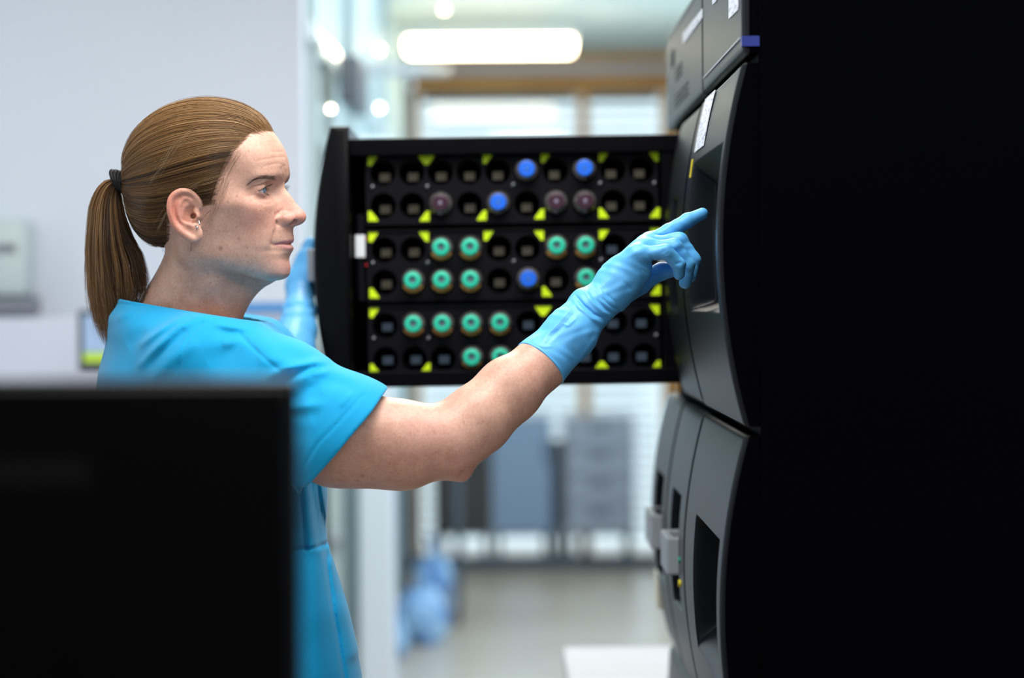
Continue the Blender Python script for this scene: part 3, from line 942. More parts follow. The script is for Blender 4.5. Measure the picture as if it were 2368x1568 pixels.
def polygonize(f, lo, hi, h, slack=1.6):
    """surface nets of f < 0 between lo and hi"""
    B = 8
    lo = np.asarray(lo, float); hi = np.asarray(hi, float)
    nb = np.ceil((hi - lo) / (h * B)).astype(int) + 1
    n = nb * B
    bi = np.stack(np.meshgrid(*[np.arange(k) for k in nb], indexing='ij'), -1).reshape(-1, 3)
    cen = lo + (bi * B + (B - 1) / 2) * h
    v = np.concatenate([f(c) for c in np.array_split(cen, max(1, len(cen) // 60000))])
    act = np.abs(v) < B * h * .87 * slack + h
    D = np.repeat(np.repeat(np.repeat(np.where(v < 0, -1.0, 1.0).astype(np.float32).reshape(nb), B, 0), B, 1), B, 2)
    off = np.stack(np.meshgrid(*[np.arange(B)] * 3, indexing='ij'), -1).reshape(-1, 3)
    ab = bi[act]
    for s in range(0, len(ab), 300):
        g = (ab[s:s + 300, None, :] * B + off[None]).reshape(-1, 3)
        D[g[:, 0], g[:, 1], g[:, 2]] = f(lo + g * h)
    S = D < 0
    cnt = np.zeros(np.array(S.shape) - 1, np.uint8)
    cs = [(i, j, k) for i in (0, 1) for j in (0, 1) for k in (0, 1)]
    sl = lambda i, m: slice(i, m - 1 + i)
    for i, j, k in cs: cnt += S[sl(i, n[0]), sl(j, n[1]), sl(k, n[2])]
    cells = np.argwhere((cnt > 0) & (cnt < 8))
    val = {c: D[cells[:, 0] + c[0], cells[:, 1] + c[1], cells[:, 2] + c[2]] for c in cs}
    acc = np.zeros((len(cells), 3)); num = np.zeros(len(cells))
    for a in cs:
        for ax in range(3):
            if a[ax]: continue
            b = list(a); b[ax] = 1; b = tuple(b)
            va, vb = val[a], val[b]
            m = (va < 0) != (vb < 0)
            t = np.where(m, va / np.where(m, va - vb, 1), 0)
            p = np.array(a, float)[None].repeat(len(cells), 0); p[:, ax] = t
            acc += p * m[:, None]; num += m
    V = lo + (cells + acc / num[:, None]) * h
    ID = np.full(cnt.shape, -1, np.int32)
    ID[cells[:, 0], cells[:, 1], cells[:, 2]] = np.arange(len(cells))
    faces = []
    for ax in range(3):
        u, w_ = [(1, 2), (2, 0), (0, 1)][ax]
        lo_s = [slice(1, -1)] * 3; hi_s = [slice(1, -1)] * 3
        lo_s[ax] = slice(0, -1); hi_s[ax] = slice(1, None)
        A, Bv = S[tuple(lo_s)], S[tuple(hi_s)]
        e = np.argwhere(A != Bv)
        flip = A[e[:, 0], e[:, 1], e[:, 2]]
        base = e.copy(); base[:, u] += 1; base[:, w_] += 1
        def cid(du, dw):
            q = base.copy(); q[:, u] -= du; q[:, w_] -= dw
            return ID[q[:, 0], q[:, 1], q[:, 2]]
        q = np.stack([cid(1, 1), cid(0, 1), cid(0, 0), cid(1, 0)], -1)
        q[~flip] = q[~flip][:, ::-1]
        faces.append(q)
    Fq = np.concatenate(faces)
    Fq = Fq[(Fq >= 0).all(1)]
    return V, Fq


def relax(V, Fq, n=2, lam=.5):
    """a little smoothing"""
    for k in range(n):
        for s in (lam, -lam * 1.04):
            acc = np.zeros_like(V); num = np.zeros(len(V))
            for i in range(4):
                a, b = Fq[:, i], Fq[:, (i + 1) % 4]
                np.add.at(acc, a, V[b]); np.add.at(num, a, 1)
                np.add.at(acc, b, V[a]); np.add.at(num, b, 1)
            V = V + s * (acc / np.maximum(num, 1)[:, None] - V)
    return V


def strands(paths, radii, cols, sides=3):
    """paths (S,K,3), radii (S,K), cols (S,3) -> mesh arrays"""
    S_, K, _ = paths.shape
    t = np.gradient(paths, axis=1)
    t /= np.linalg.norm(t, axis=2, keepdims=True) + 1e-12
    ref = np.array([0.13, -0.97, 0.21])
    a = np.cross(t, ref); a /= np.linalg.norm(a, axis=2, keepdims=True) + 1e-12
    b = np.cross(t, a)
    ang = 2 * np.pi * np.arange(sides) / sides
    ring = paths[:, :, None, :] + radii[:, :, None, None] * (np.cos(ang)[:, None] * a[:, :, None, :] + np.sin(ang)[:, None] * b[:, :, None, :])
    V = ring.reshape(-1, 3)
    idx = np.arange(S_ * K * sides).reshape(S_, K, sides)
    nx = np.roll(idx, -1, 2)
    Fq = np.stack([idx[:, :-1], nx[:, :-1], nx[:, 1:], idx[:, 1:]], -1).reshape(-1, 4)
    C = np.concatenate([np.repeat(cols, K * sides, 0), np.ones((len(V), 1))], 1)
    return V, Fq, C


def resample(pts, K):
    """smooth curve through points, K samples"""
    pts = np.asarray(pts, float)
    d = np.concatenate([[0], np.cumsum(np.linalg.norm(np.diff(pts, axis=0), axis=1))])
    d /= d[-1]
    q = np.linspace(0, 1, K)
    return np.stack([cint(d, pts[:, i])(q) for i in range(pts.shape[1])], -1)
# ------------------------------------------------------------------ the woman
def colour_input(m, attr='tint'):
    N, L, b = nodes(m)
    a = N.new('ShaderNodeAttribute'); a.attribute_name = attr
    L.new(a.outputs['Color'], b.inputs['Base Color'])
    return m


M['skin'] = material('skin', (0.6, 0.4, 0.3, 1), 0.46, spec=0.42, Subsurface_Weight=0.12, Subsurface_Scale=0.006)
nodes(M['skin'])[2].inputs['Subsurface Radius'].default_value = (1.0, 0.35, 0.2)
# freckles and fine mottling over the skin's own tint
N, L, b = nodes(M['skin'])
at = N.new('ShaderNodeAttribute'); at.attribute_name = 'tint'
tc = N.new('ShaderNodeTexCoord')
def ramp(src, lo, hi, c0, c1):
    r = N.new('ShaderNodeValToRGB')
    r.color_ramp.elements[0].position = lo; r.color_ramp.elements[0].color = c0
    r.color_ramp.elements[1].position = hi; r.color_ramp.elements[1].color = c1
    L.new(src, r.inputs['Fac']); return r.outputs['Color']
def mul(a, b_, fac=1.0):
    m = N.new('ShaderNodeMix'); m.data_type = 'RGBA'; m.blend_type = 'MULTIPLY'; m.inputs['Factor'].default_value = fac
    L.new(a, m.inputs['A']); L.new(b_, m.inputs['B']); return m.outputs['Result']
n1 = N.new('ShaderNodeTexNoise'); n1.inputs['Scale'].default_value = 75; n1.inputs['Detail'].default_value = 4
n2 = N.new('ShaderNodeTexNoise'); n2.inputs['Scale'].default_value = 360; n2.inputs['Detail'].default_value = 2
v1 = N.new('ShaderNodeTexVoronoi'); v1.inputs['Scale'].default_value = 95
v2 = N.new('ShaderNodeTexVoronoi'); v2.inputs['Scale'].default_value = 230
for t_ in (n1, n2, v1, v2): L.new(tc.outputs['Object'], t_.inputs['Vector'])
c = mul(at.outputs['Color'], ramp(n1.outputs['Fac'], .3, .7, (.90, .84, .82, 1), (1.05, 1.04, 1.03, 1)))
c = mul(c, ramp(n2.outputs['Fac'], .3, .65, (.93, .89, .87, 1), (1.03, 1.03, 1.03, 1)))
c = mul(c, ramp(v1.outputs['Distance'], .06, .14, (.72, .52, .42, 1), (1, 1, 1, 1)), .55)
c = mul(c, ramp(v2.outputs['Distance'], .10, .24, (.86, .72, .64, 1), (1, 1, 1, 1)), .6)
L.new(c, b.inputs['Base Color'])
bp = N.new('ShaderNodeBump'); bp.inputs['Strength'].default_value = .22; bp.inputs['Distance'].default_value = .0006
n3 = N.new('ShaderNodeTexNoise'); n3.inputs['Scale'].default_value = 900; n3.inputs['Detail'].default_value = 2
L.new(tc.outputs['Object'], n3.inputs['Vector']); L.new(n3.outputs['Fac'], bp.inputs['Height']); L.new(bp.outputs['Normal'], b.inputs['Normal'])

M['hair'] = colour_input(material('brown_hair', (0.1, 0.05, 0.02, 1), 0.38, spec=0.55))
M['hair_base'] = noise_mix(material('dark_brown_hair_base', (0.05, 0.026, 0.012, 1), 0.55, spec=.3), (0.055, 0.026, 0.010, 1), (0.11, 0.055, 0.021, 1), 40)
M['brow'] = material('dark_brown_brow', (0.12, 0.078, 0.055, 1), 0.6, spec=.2)
M['tie'] = material('black_hair_tie', (0.006, 0.006, 0.008, 1), 0.6, spec=.3)
M['scrub'] = add_bump(material('turquoise_scrub_cotton', srgb(0, 152, 206), 0.75, spec=0.2, Sheen_Weight=0.15), 1400, 0.12, 0.0004)
M['glove'] = add_bump(material('blue_nitrile', srgb(92, 178, 240), 0.46, spec=0.45, Subsurface_Weight=0.08, Subsurface_Scale=.004), 160, 0.10, 0.0012, 3)
M['steel'] = material('polished_steel', (0.75, 0.75, 0.76, 1), 0.15, metal=1.0)

PERSON = empty('person', (float(P(480, 900, 3.46)[0]), 3.46, 0))
tag(PERSON, 'woman with brown ponytail, turquoise scrub top and blue gloves pointing at the screen', 'person')

# --- head frame: u forward, v towards the camera, w up; millimetres
YAW = math.radians(14)
HD = 3.41
HO = P(505, 500, HD)
UU = np.array([math.cos(YAW), -math.sin(YAW), 0])
VV = np.array([-math.sin(YAW), -math.cos(YAW), 0])
WW = np.array([0, 0, 1.0])
HR3 = np.stack([UU, VV, WW], 1)
MMPX = HD / F * 1000             # millimetres per pixel at the head
def head_local(p): return ((p - HO) @ HR3) * 1000
def head_world(q): return HO + (np.asarray(q, float) / 1000) @ HR3.T
def uw(X, Y, v):
    """local point at lateral distance v that shows at pixel X, Y"""
    X, Y = near_px(X, Y, v)
    return np.array([((X - 505) * MMPX + v * math.sin(YAW)) / math.cos(YAW), v, (500 - Y) * MMPX])


def near_px(X, Y, v):
    """pixels as they would be at the mid-plane of the head (points towards the camera look larger)"""
    k = 1 - v * math.cos(YAW) / 1000 / HD
    return 1163 + (X - 1163) * k, 690 + (Y - 690) * k


def line_mm(px_l, v=52):
    return [((near_px(x, y, v)[0] - 505) * MMPX, (500 - near_px(x, y, v)[1]) * MMPX) for x, y in px_l]


sil = [(637, 302), (645, 326), (651, 342), (653.5, 362), (658, 379), (661, 394), (661, 408), (657.5, 424), (661, 433), (670, 446), (680.6, 461), (689, 474),
       (702, 487), (709, 497), (710.5, 503), (709, 510), (704, 516.5), (696, 522), (685, 526), (680, 531), (679.5, 539), (680.8, 549), (680.5, 556), (678, 562),
       (675, 566), (676, 571), (678, 576), (677, 582), (670, 594), (668, 602), (670, 611), (671.5, 621), (670, 634), (663, 644), (650, 651), (625, 661), (600, 672)]
aw = [(500 - y) * MMPX for x, y in sil]
au = [(x - 505) * MMPX / math.cos(YAW) for x, y in sil]
A_SIL = cint(aw, au)
A0 = cint([-110, -95, -87, -80, -70, -60, -45, -30, -15, 0, 15, 30, 45, 60, 73, 94, 107], [40, 62, 74, 84, 88, 88, 86, 87, 86, 84, 82, 80, 82.5, 84.5, 83, 78.5, 73])
B0 = cint([-110, -95, -85, -75, -60, -45, -30, -15, 0, 15, 30, 45, 60, 75, 107], [18, 24, 32, 40, 48.5, 54, 58, 61.5, 65, 68, 68, 68, 68.5, 68, 60])


def gauss(q, c, s, A, both=True):
    r = 0
    for sg in ((1, -1) if both and abs(c[1]) > 1 else (1,)):
        d = q - np.array([c[0], c[1] * sg, c[2]])
        if hasattr(s, '__len__'):
            e = (d[:, 0] / s[0]) ** 2 + (d[:, 1] / s[1]) ** 2 + (d[:, 2] / s[2]) ** 2
        else:
            e = (d * d).sum(1) / (s * s)
        r = r + A * np.exp(-.5 * e)
    return r


def seg2(x, y, a, b):
    ax, ay = a; bx, by = b
    dx, dy = bx - ax, by - ay
    t = np.clip(((x - ax) * dx + (y - ay) * dy) / (dx * dx + dy * dy), 0, 1)
    return np.hypot(x - ax - t * dx, y - ay - t * dy), t


def poly2(x, y, pts):
    d = None
    for a, b in zip(pts, pts[1:]):
        e, _ = seg2(x, y, a, b)
        d = e if d is None else np.minimum(d, e)
    return d


EYE = uw(597.0, 440.5, 31); EYE[1] = 31.0
EYER = 12.2
LIDR = 13.9
CR = dict(c=(-15, 0, 65), r=(100.5, 75.5, 76.5))


def skull(q):
    """head without ear: negative inside, millimetres"""
    u, v, w_ = q[:, 0], q[:, 1], q[:, 2]
    av = np.abs(v)
    wc = np.clip(w_, -108, 105)
    a0 = A0(wc); b0 = B0(wc)
    th = np.arctan2(av, u)
    cu = np.abs(np.cos(th)); sv = np.abs(np.sin(th))
    n = 2.25
    af = np.where(u > 0, a0, 46.0)
    R = (np.power(cu / af, n) + np.power(sv / b0, n)) ** (-1 / n)
    a = A_SIL(np.clip(w_, min(aw), max(aw)))
    delta = a - a0
    # widths of the profile features: nose, lips, chin, brow
    nose = sstep(-19, -11.5, w_) * (1 - sstep(40, 56, w_))
    lips = sstep(-50, -44, w_) * (1 - sstep(-19, -11.5, w_))
    chin = 1 - sstep(-50, -44, w_)
    brow = sstep(40, 56, w_)
    wn = np.interp(w_, [-13, 0, 10, 22, 36, 46], [9.5, 9.0, 7.8, 7.4, 7.6, 10])
    g = nose * (np.exp(-np.power(av / wn, 2.0) * .8) * .82 + .18 * np.exp(-(av / (wn * 2.1)) ** 2)) \
        + lips * np.exp(-(av / 17.5) ** 2.2) + chin * np.exp(-(av / 22) ** 2) + brow * np.exp(-(av / 26) ** 2)
    front_ = (u > 0)
    R = R + np.where(front_, delta * g, 0)
    r = np.hypot(u, v)
    f = (r - R) * .80
    qa = np.stack([u, av, w_], 1)
    f = smin(f, ellipsoid(qa, (91.5, 11.5, -5.0), (11.0, 7.2, 8.2)), 4.0)
    f = smin(f, ellipsoid(qa, (104.0, 2.5, -2.5), (9.0, 7.5, 8.0)), 5.0)
    cr = ellipsoid(q, CR['c'], CR['r'])
    f = smin(smax(f, w_ - 86, 30.0), cr, 16.0)
    f = smin(f, ellipsoid(q, (-44, 0, 22), (68, 62, 60)), 20.0)
    # modelling of cheek, temple, socket, brow
    D = gauss(q, (63, 47, 6), (15, 13, 11), 3.2) + gauss(q, (40, 62, 16), (16, 8, 9), 2.2) \
        + gauss(q, (42, 66, 52), (15, 10, 15), -3.5) + gauss(q, (48, 56, -28), (16, 14, 14), -1.6) \
        + gauss(q, (81, 17, 33), (10, 7.5, 8.5), -7.5) + gauss(q, (74, 34, 31), (9, 12, 8.5), -7.0) + gauss(q, (63, 47, 30), (9, 8, 8), -3.0) \
        + gauss(q, (80, 25, 47.5), (10, 14, 5.5), 3.2) + gauss(q, (70, 43, 45), (9, 9, 6), 2.4) \
        + gauss(q, (78, 26, 15), (9, 9, 7), 2.0) + gauss(q, (84, 9, -83), (14, 12, 8), 0.0) \
        + gauss(q, (62, 36, -40), (10, 9, 14), 1.6) + gauss(q, (20, 53, -52), (16, 9, 12), 1.8)
    # nasolabial and marionette folds, crease above the ala, forehead lines
    if 1:
        fl = poly2(q[:, 1] * 0 + av, w_, [(16.0, 2), (19, -8), (26, -24), (28.5, -36)])
        D = D - .65 * np.exp(-(fl / 2.4) ** 2) * (u > 40) + 0.9 * np.exp(-((poly2(av, w_, [(22, -4), (30, -22), (33, -38)])) / 4.5) ** 2) * (u > 40)
        al = poly2(u, w_, [(88, 6), (83, 1), (81, -6), (84, -12)])
        D = D - 1.5 * np.exp(-(al / 1.7) ** 2) * ((av > 9) & (av < 24))
        for px_l in ([(655, 362), (630, 366), (600, 374)], [(657, 383), (640, 378), (616, 386)], [(652, 350), (626, 352)]):
            pp = line_mm(px_l)
            X_ = (u * math.cos(YAW) - v * math.sin(YAW))
            D = D - .40 * np.exp(-(poly2(X_, w_, pp) / 1.2) ** 2) * (v > 0)
        for px_l in ([(653, 384), (657, 404), (655, 420)], [(648, 388), (652, 408)]):
            pp = line_mm(px_l)
            D = D - .8 * np.exp(-(poly2(X_, w_, pp) / 1.1) ** 2) * (v > 0)
        for px_l in ([(596, 452), (606, 459), (617, 462), (626, 460)], [(592, 462), (604, 470), (618, 474), (630, 468)]):
            pp = line_mm(px_l)
            D = D - .55 * np.exp(-(poly2(X_, w_, pp) / 1.2) ** 2) * (v > 0)
        for px_l in ([(592, 447), (582, 452), (571, 457)], [(590, 450), (578, 459)]):
            pp = line_mm(px_l)
            D = D - .5 * np.exp(-(poly2(X_, w_, pp) / .9) ** 2) * (v > 0)
    f = f - D
    # mouth slit
    wm = -35.6 - 1.2 * (av / 24) ** 2 + .35 * np.cos(av * .42)
    cut = np.exp(-((w_ - wm) / .85) ** 2) * (1 - sstep(19, 27, av)) * (u > 60)
    f = f + 1.7 * cut
    lipb = np.exp(-((w_ - wm - 3.4) / 2.6) ** 2) * (1 - sstep(12, 24, av)) * .5 + np.exp(-((w_ - wm + 4.6) / 3.0) ** 2) * (1 - sstep(10, 21, av)) * 1.1
    f = f - lipb * (u > 60)
    f = f + .9 * np.exp(-((av - 25.5) ** 2 / 9 + (w_ + 36.8) ** 2 / 7)) * (u > 40)
    # under-jaw plane
    jp = (-(w_ + 83.5) + (78 - u) * .275) * .96
    f = smax(f, jp, 13.0)
    # nostrils
    f = smax(f, -ellipsoid(qa, (100.5, 8.4, -9.2), (7.4, 3.6, 4.0)), 1.0)
    # lids
    e = qa - np.array([EYE[0], EYE[1], EYE[2]])
    re = np.linalg.norm(e, axis=1)
    f = smin(f, (re - LIDR), 4.0)
    lat = e[:, 1]                                  # outwards
    lo_ = np.interp(lat, [-15, -9, 0, 6, 11.5], [-.5, -4.4, -5.7, -4.9, -2.8])
    hi_ = np.interp(lat, [-15, -9, 0, 5, 11.5], [.2, 3.6, 4.3, 2.4, -2.4])
    ww = e[:, 2]
    op = np.maximum(np.maximum(lo_ - ww, ww - hi_) * .9, re - LIDR - 4.5)
    op = np.maximum(op, -(e[:, 0] + 2.0))
    op = np.maximum(op, np.maximum(-14.5 - lat, lat - 11.5))
    f = smax(f, -op, .7)
    # crease and fold of the upper lid
    cre = np.interp(lat, [-15, -6, 4, 14, 22], [5.5, 9.0, 8.2, 3.6, -2.0])
    f = f + .9 * np.exp(-((ww - cre) / 1.0) ** 2) * np.exp(-(np.clip(np.abs(lat) - 12, 0, 99) / 4) ** 2) * (e[:, 0] > -6) * (re < 24)
    f = f - 2.2 * np.exp(-((ww - cre - 2.8) / 2.6) ** 2) * np.exp(-((lat - 8) / 9) ** 2) * (e[:, 0] > -10) * (re < 26)
    return f


# --- ear, drawn in the side view and given its flare
def ear_pt(X, Y, v): return uw(X, Y, v)
def ev(X): return np.interp(X, [388, 400, 420, 440, 470], [86, 84, 79, 74, 69])
HELIX = [(462, 478, 68.5), (459, 464, 71.5), (448, 450, 75), (434, 442, 78), (418, 441, 81.5), (402, 448, 84.5), (392, 462, 86.5), (390, 480, 87), (393, 497, 86), (400, 515, 84), (412, 530, 81.5), (428, 543, 78.5), (446, 553, 75.5)]
ANTI = [(424, 459, 79), (413, 476, 81.5), (411, 494, 81.5), (416, 508, 80.5), (424, 516, 79), (436, 519, 77)]


def ear(q):
    hp = [ear_pt(x, y, v) for x, y, v in HELIX]
    hr = [3.0, 3.2, 3.6, 3.9, 3.9, 3.8, 3.8, 3.9, 4.0, 4.2, 4.6, 5.0, 5.2]
    # the shell: fan of thin slabs between rim and root
    f = None
    root = [ear_pt(452, 480, 66), ear_pt(452, 500, 66), ear_pt(452, 525, 67)]
    for i in range(len(hp) - 1):
        r_ = root[0] if i < 5 else root[1] if i < 9 else root[2]
        e = capsule(q, hp[i], r_, 2.0, 4.0)
        f = e if f is None else smin(f, e, 5.0)
        m_ = (hp[i] + hp[i + 1]) / 2
        f = smin(f, capsule(q, m_, r_, 2.0, 4.0), 5.0)
    f = smax(f, -ellipsoid(q, ear_pt(439, 497, 82), (9.0, 12.8, 14.5)), 1.8)          # concha
    f = smax(f, -ellipsoid(q, ear_pt(428, 462, 86), (8.5, 7.5, 8.0)), 1.5)            # fossa
    sc = resample(np.array([ear_pt(*p) for p in [(444, 456, 79), (430, 450, 82), (415, 455, 85), (404, 468, 87.5), (401, 484, 87.5), (406, 500, 86), (418, 515, 83.5)]]), 14)
    f = smax(f, -chain(q, sc, np.full(14, 3.4)), 1.2)                                # groove inside the rim
    hx_ = resample(np.array([np.append(p, r) for p, r in zip(hp, hr)]), 30)
    f = smin(f, chain(q, hx_[:, :3], hx_[:, 3] * .92), 1.6)
    an = resample(np.array([ear_pt(*p) for p in ANTI]), 12)
    f = smin(f, chain(q, an, np.full(12, 2.5)), 2.4)
    f = smin(f, chain(q, [ear_pt(424, 459, 79), ear_pt(438, 458, 76)], [2.0, 1.6]), 2.0)
    f = smin(f, chain(q, [ear_pt(413, 476, 80), ear_pt(430, 474, 76), ear_pt(446, 470, 72)], [1.8, 1.8, 2.0]), 2.4)
    f = smin(f, chain(q, [ear_pt(453, 488, 70.5), ear_pt(455, 500, 72), ear_pt(452, 510, 71.5)], [3.6, 4.0, 3.0]), 3.0)   # tragus
    f = smin(f, chain(q, [ear_pt(440, 522, 76), ear_pt(448, 524, 74.5)], [3.0, 3.0]), 3.0)
    f = smin(f, ellipsoid(q, ear_pt(454, 541, 72.5), (8.2, 4.8, 10.5)), 4.0)          # lobe
    f = smax(f, -capsule(q, ear_pt(447, 499, 78), ear_pt(446, 500, 62), 3.6, 3.0), 1.5)
    return f


# --- neck, in world metres
NK = [P(480, 598, 3.425), P(462, 680, 3.44), P(440, 760, 3.455)]
def neck(p):
    f = chain(p, NK, [.050, .0525, .062], .02)
    f = smin(f, chain(p, [P(446, 600, 3.43), P(436, 640, 3.44), P(404, 695, 3.45), P(366, 778, 3.46)], [.029, .030, .034, .046], .015), .014)
    for s, d in ((1, 3.37), (-1, 3.49)):
        f = smin(f, chain(p, [P(446, 575, d + .010 * s), P(490, 655, d + .020 * s), P(530, 735, 3.44 - .028 * s)], [.012, .011, .010], .01), .016)
    f = smin(f, chain(p, [P(510, 690, 3.43), P(500, 770, 3.44)], [.022, .026]), .018)
    f = smin(f, chain(p, [P(606, 632, 3.42), P(538, 664, 3.43)], [.016, .026]), .022)
    return f


def head_field(p):
    q = head_local(p)
    f = skull(q)
    near = (q[:, 1] > 40) & (np.abs(q[:, 0] + 30) < 75) & (np.abs(q[:, 2]) < 75)
    if near.any():
        e = ear(q[near])
        f = f.copy()
        f[near] = smin(f[near], e, 2.4)
    far = (q[:, 1] < -40) & (np.abs(q[:, 0] + 30) < 75) & (np.abs(q[:, 2]) < 75)
    if far.any():
        f[far] = smin(f[far], ear(q[far] * np.array([1, -1, 1])), 2.4)
    f = f / 1000
    return smin(f, neck(p), .016)


def skin_tint(p):
    """the skin's own colour: lips, flushed places, brows' shade"""
    q = head_local(p)
    v, w_ = q[:, 1], q[:, 2]; av = np.abs(v); u = q[:, 0]
    base = np.array([0.615, 0.368, 0.280])
    C = np.tile(base, (len(p), 1))
    def mix(c, m): C[:] = C * (1 - m[:, None]) + np.array(c) * m[:, None]
    mix((0.62, 0.27, 0.21), np.clip(gauss(q, (66, 48, -6), (22, 16, 15), .6) + gauss(q, (102, 9, 0), (16, 12, 9), .75), 0, .85))
    mix((0.66, 0.25, 0.18), np.clip(gauss(q, (-38, 84, 5), (24, 13, 34), .95), 0, .85) * (v > 66))
    mix((0.60, 0.33, 0.27), gauss(q, (70, 30, 24), (14, 16, 5), .45))
    mix((0.64, 0.34, 0.29), np.clip(gauss(q, (88, 8, -66), (16, 16, 9), .5), 0, 1))
    wm = -35.6 - 1.2 * (av / 24) ** 2
    up = (1 - sstep(wm + 5.5 * (1 - (av / 27) ** 2) - .5, wm + 5.5 * (1 - (av / 27) ** 2) + 1.2, w_)) * sstep(wm - 1, wm, w_)
    dn = sstep(wm - 9.5 * (1 - (av / 25) ** 2) - 1, wm - 9.5 * (1 - (av / 25) ** 2) + 1, w_) * (1 - sstep(wm - 1, wm, w_))
    mix((0.50, 0.19, 0.22), np.clip(up + dn * .75, 0, 1) * (1 - sstep(23, 27, av)) * (u > 60) * .75)
    # larger freckles and moles seen on cheek, neck and arm
    for X, Y, r_, m_ in ((516, 575, 6, .7), (558, 553, 4, .55), (577, 574, 2.5, .6), (581, 353, 2.5, .6), (555, 456, 3, .6), (586, 466, 3, .5), (562, 372, 1.8, .6), (587, 381, 1.6, .6),
                   (535, 470, 3, .5), (535, 490, 2.2, .4), (555, 525, 2.5, .4), (482, 635, 2.2, .6), (505, 641, 2, .6), (848, 977, 4, .55), (841, 1094, 4.5, .8), (833, 1106, 3.5, .7),
                   (1075, 972, 2.8, .7), (1083, 990, 2.6, .65), (1059, 976, 2.4, .6), (1034, 1003, 2.4, .5), (1007, 994, 2.2, .5), (985, 1071, 2.4, .5), (825, 1070, 2.4, .5), (761, 1071, 2.5, .6), (1170, 865, 2.6, .4), (1212, 895, 2.6, .4), (1240, 850, 2.2, .5)):
        dd = 3.38 if X < 700 else 3.25
        c_ = P(X, Y, dd)
        rr = r_ * dd / F
        e = np.hypot((p[:, 0] - c_[0]), (p[:, 2] - c_[2])) / rr
        mix((0.30, 0.15, 0.10), np.exp(-e ** 4) * m_ * (p[:, 1] < dd + .08))
    for X, Y, r_, m_ in ((1065, 1085, 40, .6), (1000, 1000, 90, .35), (900, 1040, 70, .25), (1240, 840, 60, .2)):
        c_ = P(X, Y, 3.25)
        e = np.hypot((p[:, 0] - c_[0]), (p[:, 2] - c_[2])) / (r_ * 3.25 / F)
        mix((0.66, 0.33, 0.28), np.exp(-e * e) * m_ * (p[:, 0] > P(700, 1000, 3.25)[0]))
    # faint hair shade at temple and nape
    return np.concatenate([C, np.ones((len(C), 1))], 1)


# --- arms and hands, world metres
SHO, ELB, WRI = P(610, 886, 3.29), P(1046, 1032, 3.225), P(1385, 704, 3.325)


def arm_near(p):
    f = chain(p, [SHO, P(800, 1003, 3.235), P(930, 1023, 3.225), P(1030, 1026, 3.225)], [.038, .0510, .0465, .040], .02)
    f = smin(f, chain(p, [P(1040, 1018, 3.228), P(1102, 972, 3.24), P(1178, 902, 3.262), P(1250, 842, 3.287), WRI], [.0370, .0385, .0362, .0292, .0195], .02), .022)
    f = smin(f, capsule(p, P(1035, 1060, 3.235), P(1068, 1094, 3.228), .024, .0095), .014)   # elbow point
    f = smin(f, capsule(p, P(760, 1055, 3.25), P(930, 1062, 3.235), .034, .030), .03)     # back of the upper arm
    return f


HAND = dict(
    palm=[(P(1385, 704, 3.325), .0215), (P(1432, 640, 3.34), .0235)],
    index=[(P(1503, 562, 3.385), .0105), (P(1546, 537, 3.392), .0098), (P(1590, 510, 3.40), .0086), (P(1624.5, 494, 3.405), .0070)],
    middle=[(P(1498, 568, 3.366), .0108), (P(1571, 556, 3.374), .0098), (P(1604, 602, 3.372), .0087), (P(1597, 638, 3.368), .0076)],
    ring=[(P(1488, 576, 3.346), .0106), (P(1560, 571, 3.348), .0096), (P(1590, 613, 3.350), .0086), (P(1585, 654, 3.352), .0074)],
    little=[(P(1472, 590, 3.326), .0098), (P(1540, 582, 3.323), .0087), (P(1570, 612, 3.328), .0078), (P(1570, 634, 3.333), .0068)],
    heel=[(P(1418, 684, 3.335), .0205), (P(1477, 626, 3.337), .0165)],
    thumb=[(P(1420, 690, 3.385), .014), (P(1478, 655, 3.40), .0128), (P(1528, 628, 3.402), .0105), (P(1562, 622, 3.398), .0088)])


def hand(p, H, grow=0.0):
    f = chain(p, [c for c, r in H['palm']], [r + grow for c, r in H['palm']])
    w0, w1 = H['palm'][0][0], H['palm'][1][0]
    for nm in ('index', 'middle', 'ring', 'little'):
        k = H[nm][0]
        f = smin(f, capsule(p, w0 + (w1 - w0) * .7, k[0], .0165 + grow, k[1] + .0035 + grow), .012)
    fi = None
    for nm in ('index', 'middle', 'ring', 'little', 'thumb'):
        c = H[nm]
        e = chain(p, [a for a, r in c], [r + grow for a, r in c], .004)
        fi = e if fi is None else smin(fi, e, .0016)
    if 'heel' in H: f = smin(f, capsule(p, H['heel'][0][0], H['heel'][1][0], H['heel'][0][1] + grow, H['heel'][1][1] + grow), .012)
    t0 = H['thumb'][0]
    f = smin(f, capsule(p, t0[0], H['thumb'][1][0], t0[1] + grow, H['thumb'][1][1] + grow), .014)
    return smin(f, fi, .0055)


# far arm reaching to the drawer handle
SHF, ELF, WRF = P(545, 812, 3.66), P(662, 900, 3.93), P(694, 708, 4.16)
HANDF = dict(
    palm=[(P(693, 694, 4.17), .021), (P(697, 650, 4.215), .022)],
    index=[(P(706, 598, 4.21), .0105), (P(718, 566, 4.225), .0098), (P(737, 566, 4.24), .0088), (P(741, 584, 4.245), .0075)],
    middle=[(P(703, 606, 4.235), .0106), (P(714, 572, 4.25), .0098), (P(735, 572, 4.265), .0088), (P(739, 592, 4.27), .0075)],
    ring=[(P(700, 614, 4.255), .0104), (P(710, 582, 4.275), .0096), (P(733, 582, 4.29), .0086), (P(737, 600, 4.295), .0074)],
    little=[(P(697, 624, 4.275), .0096), (P(707, 596, 4.295), .0088), (P(730, 594, 4.31), .0078), (P(735, 608, 4.315), .0068)],
    thumb=[(P(702, 668, 4.185), .0135), (P(715, 640, 4.180), .012), (P(722, 612, 4.19), .0100), (P(735, 600, 4.20), .0085)])

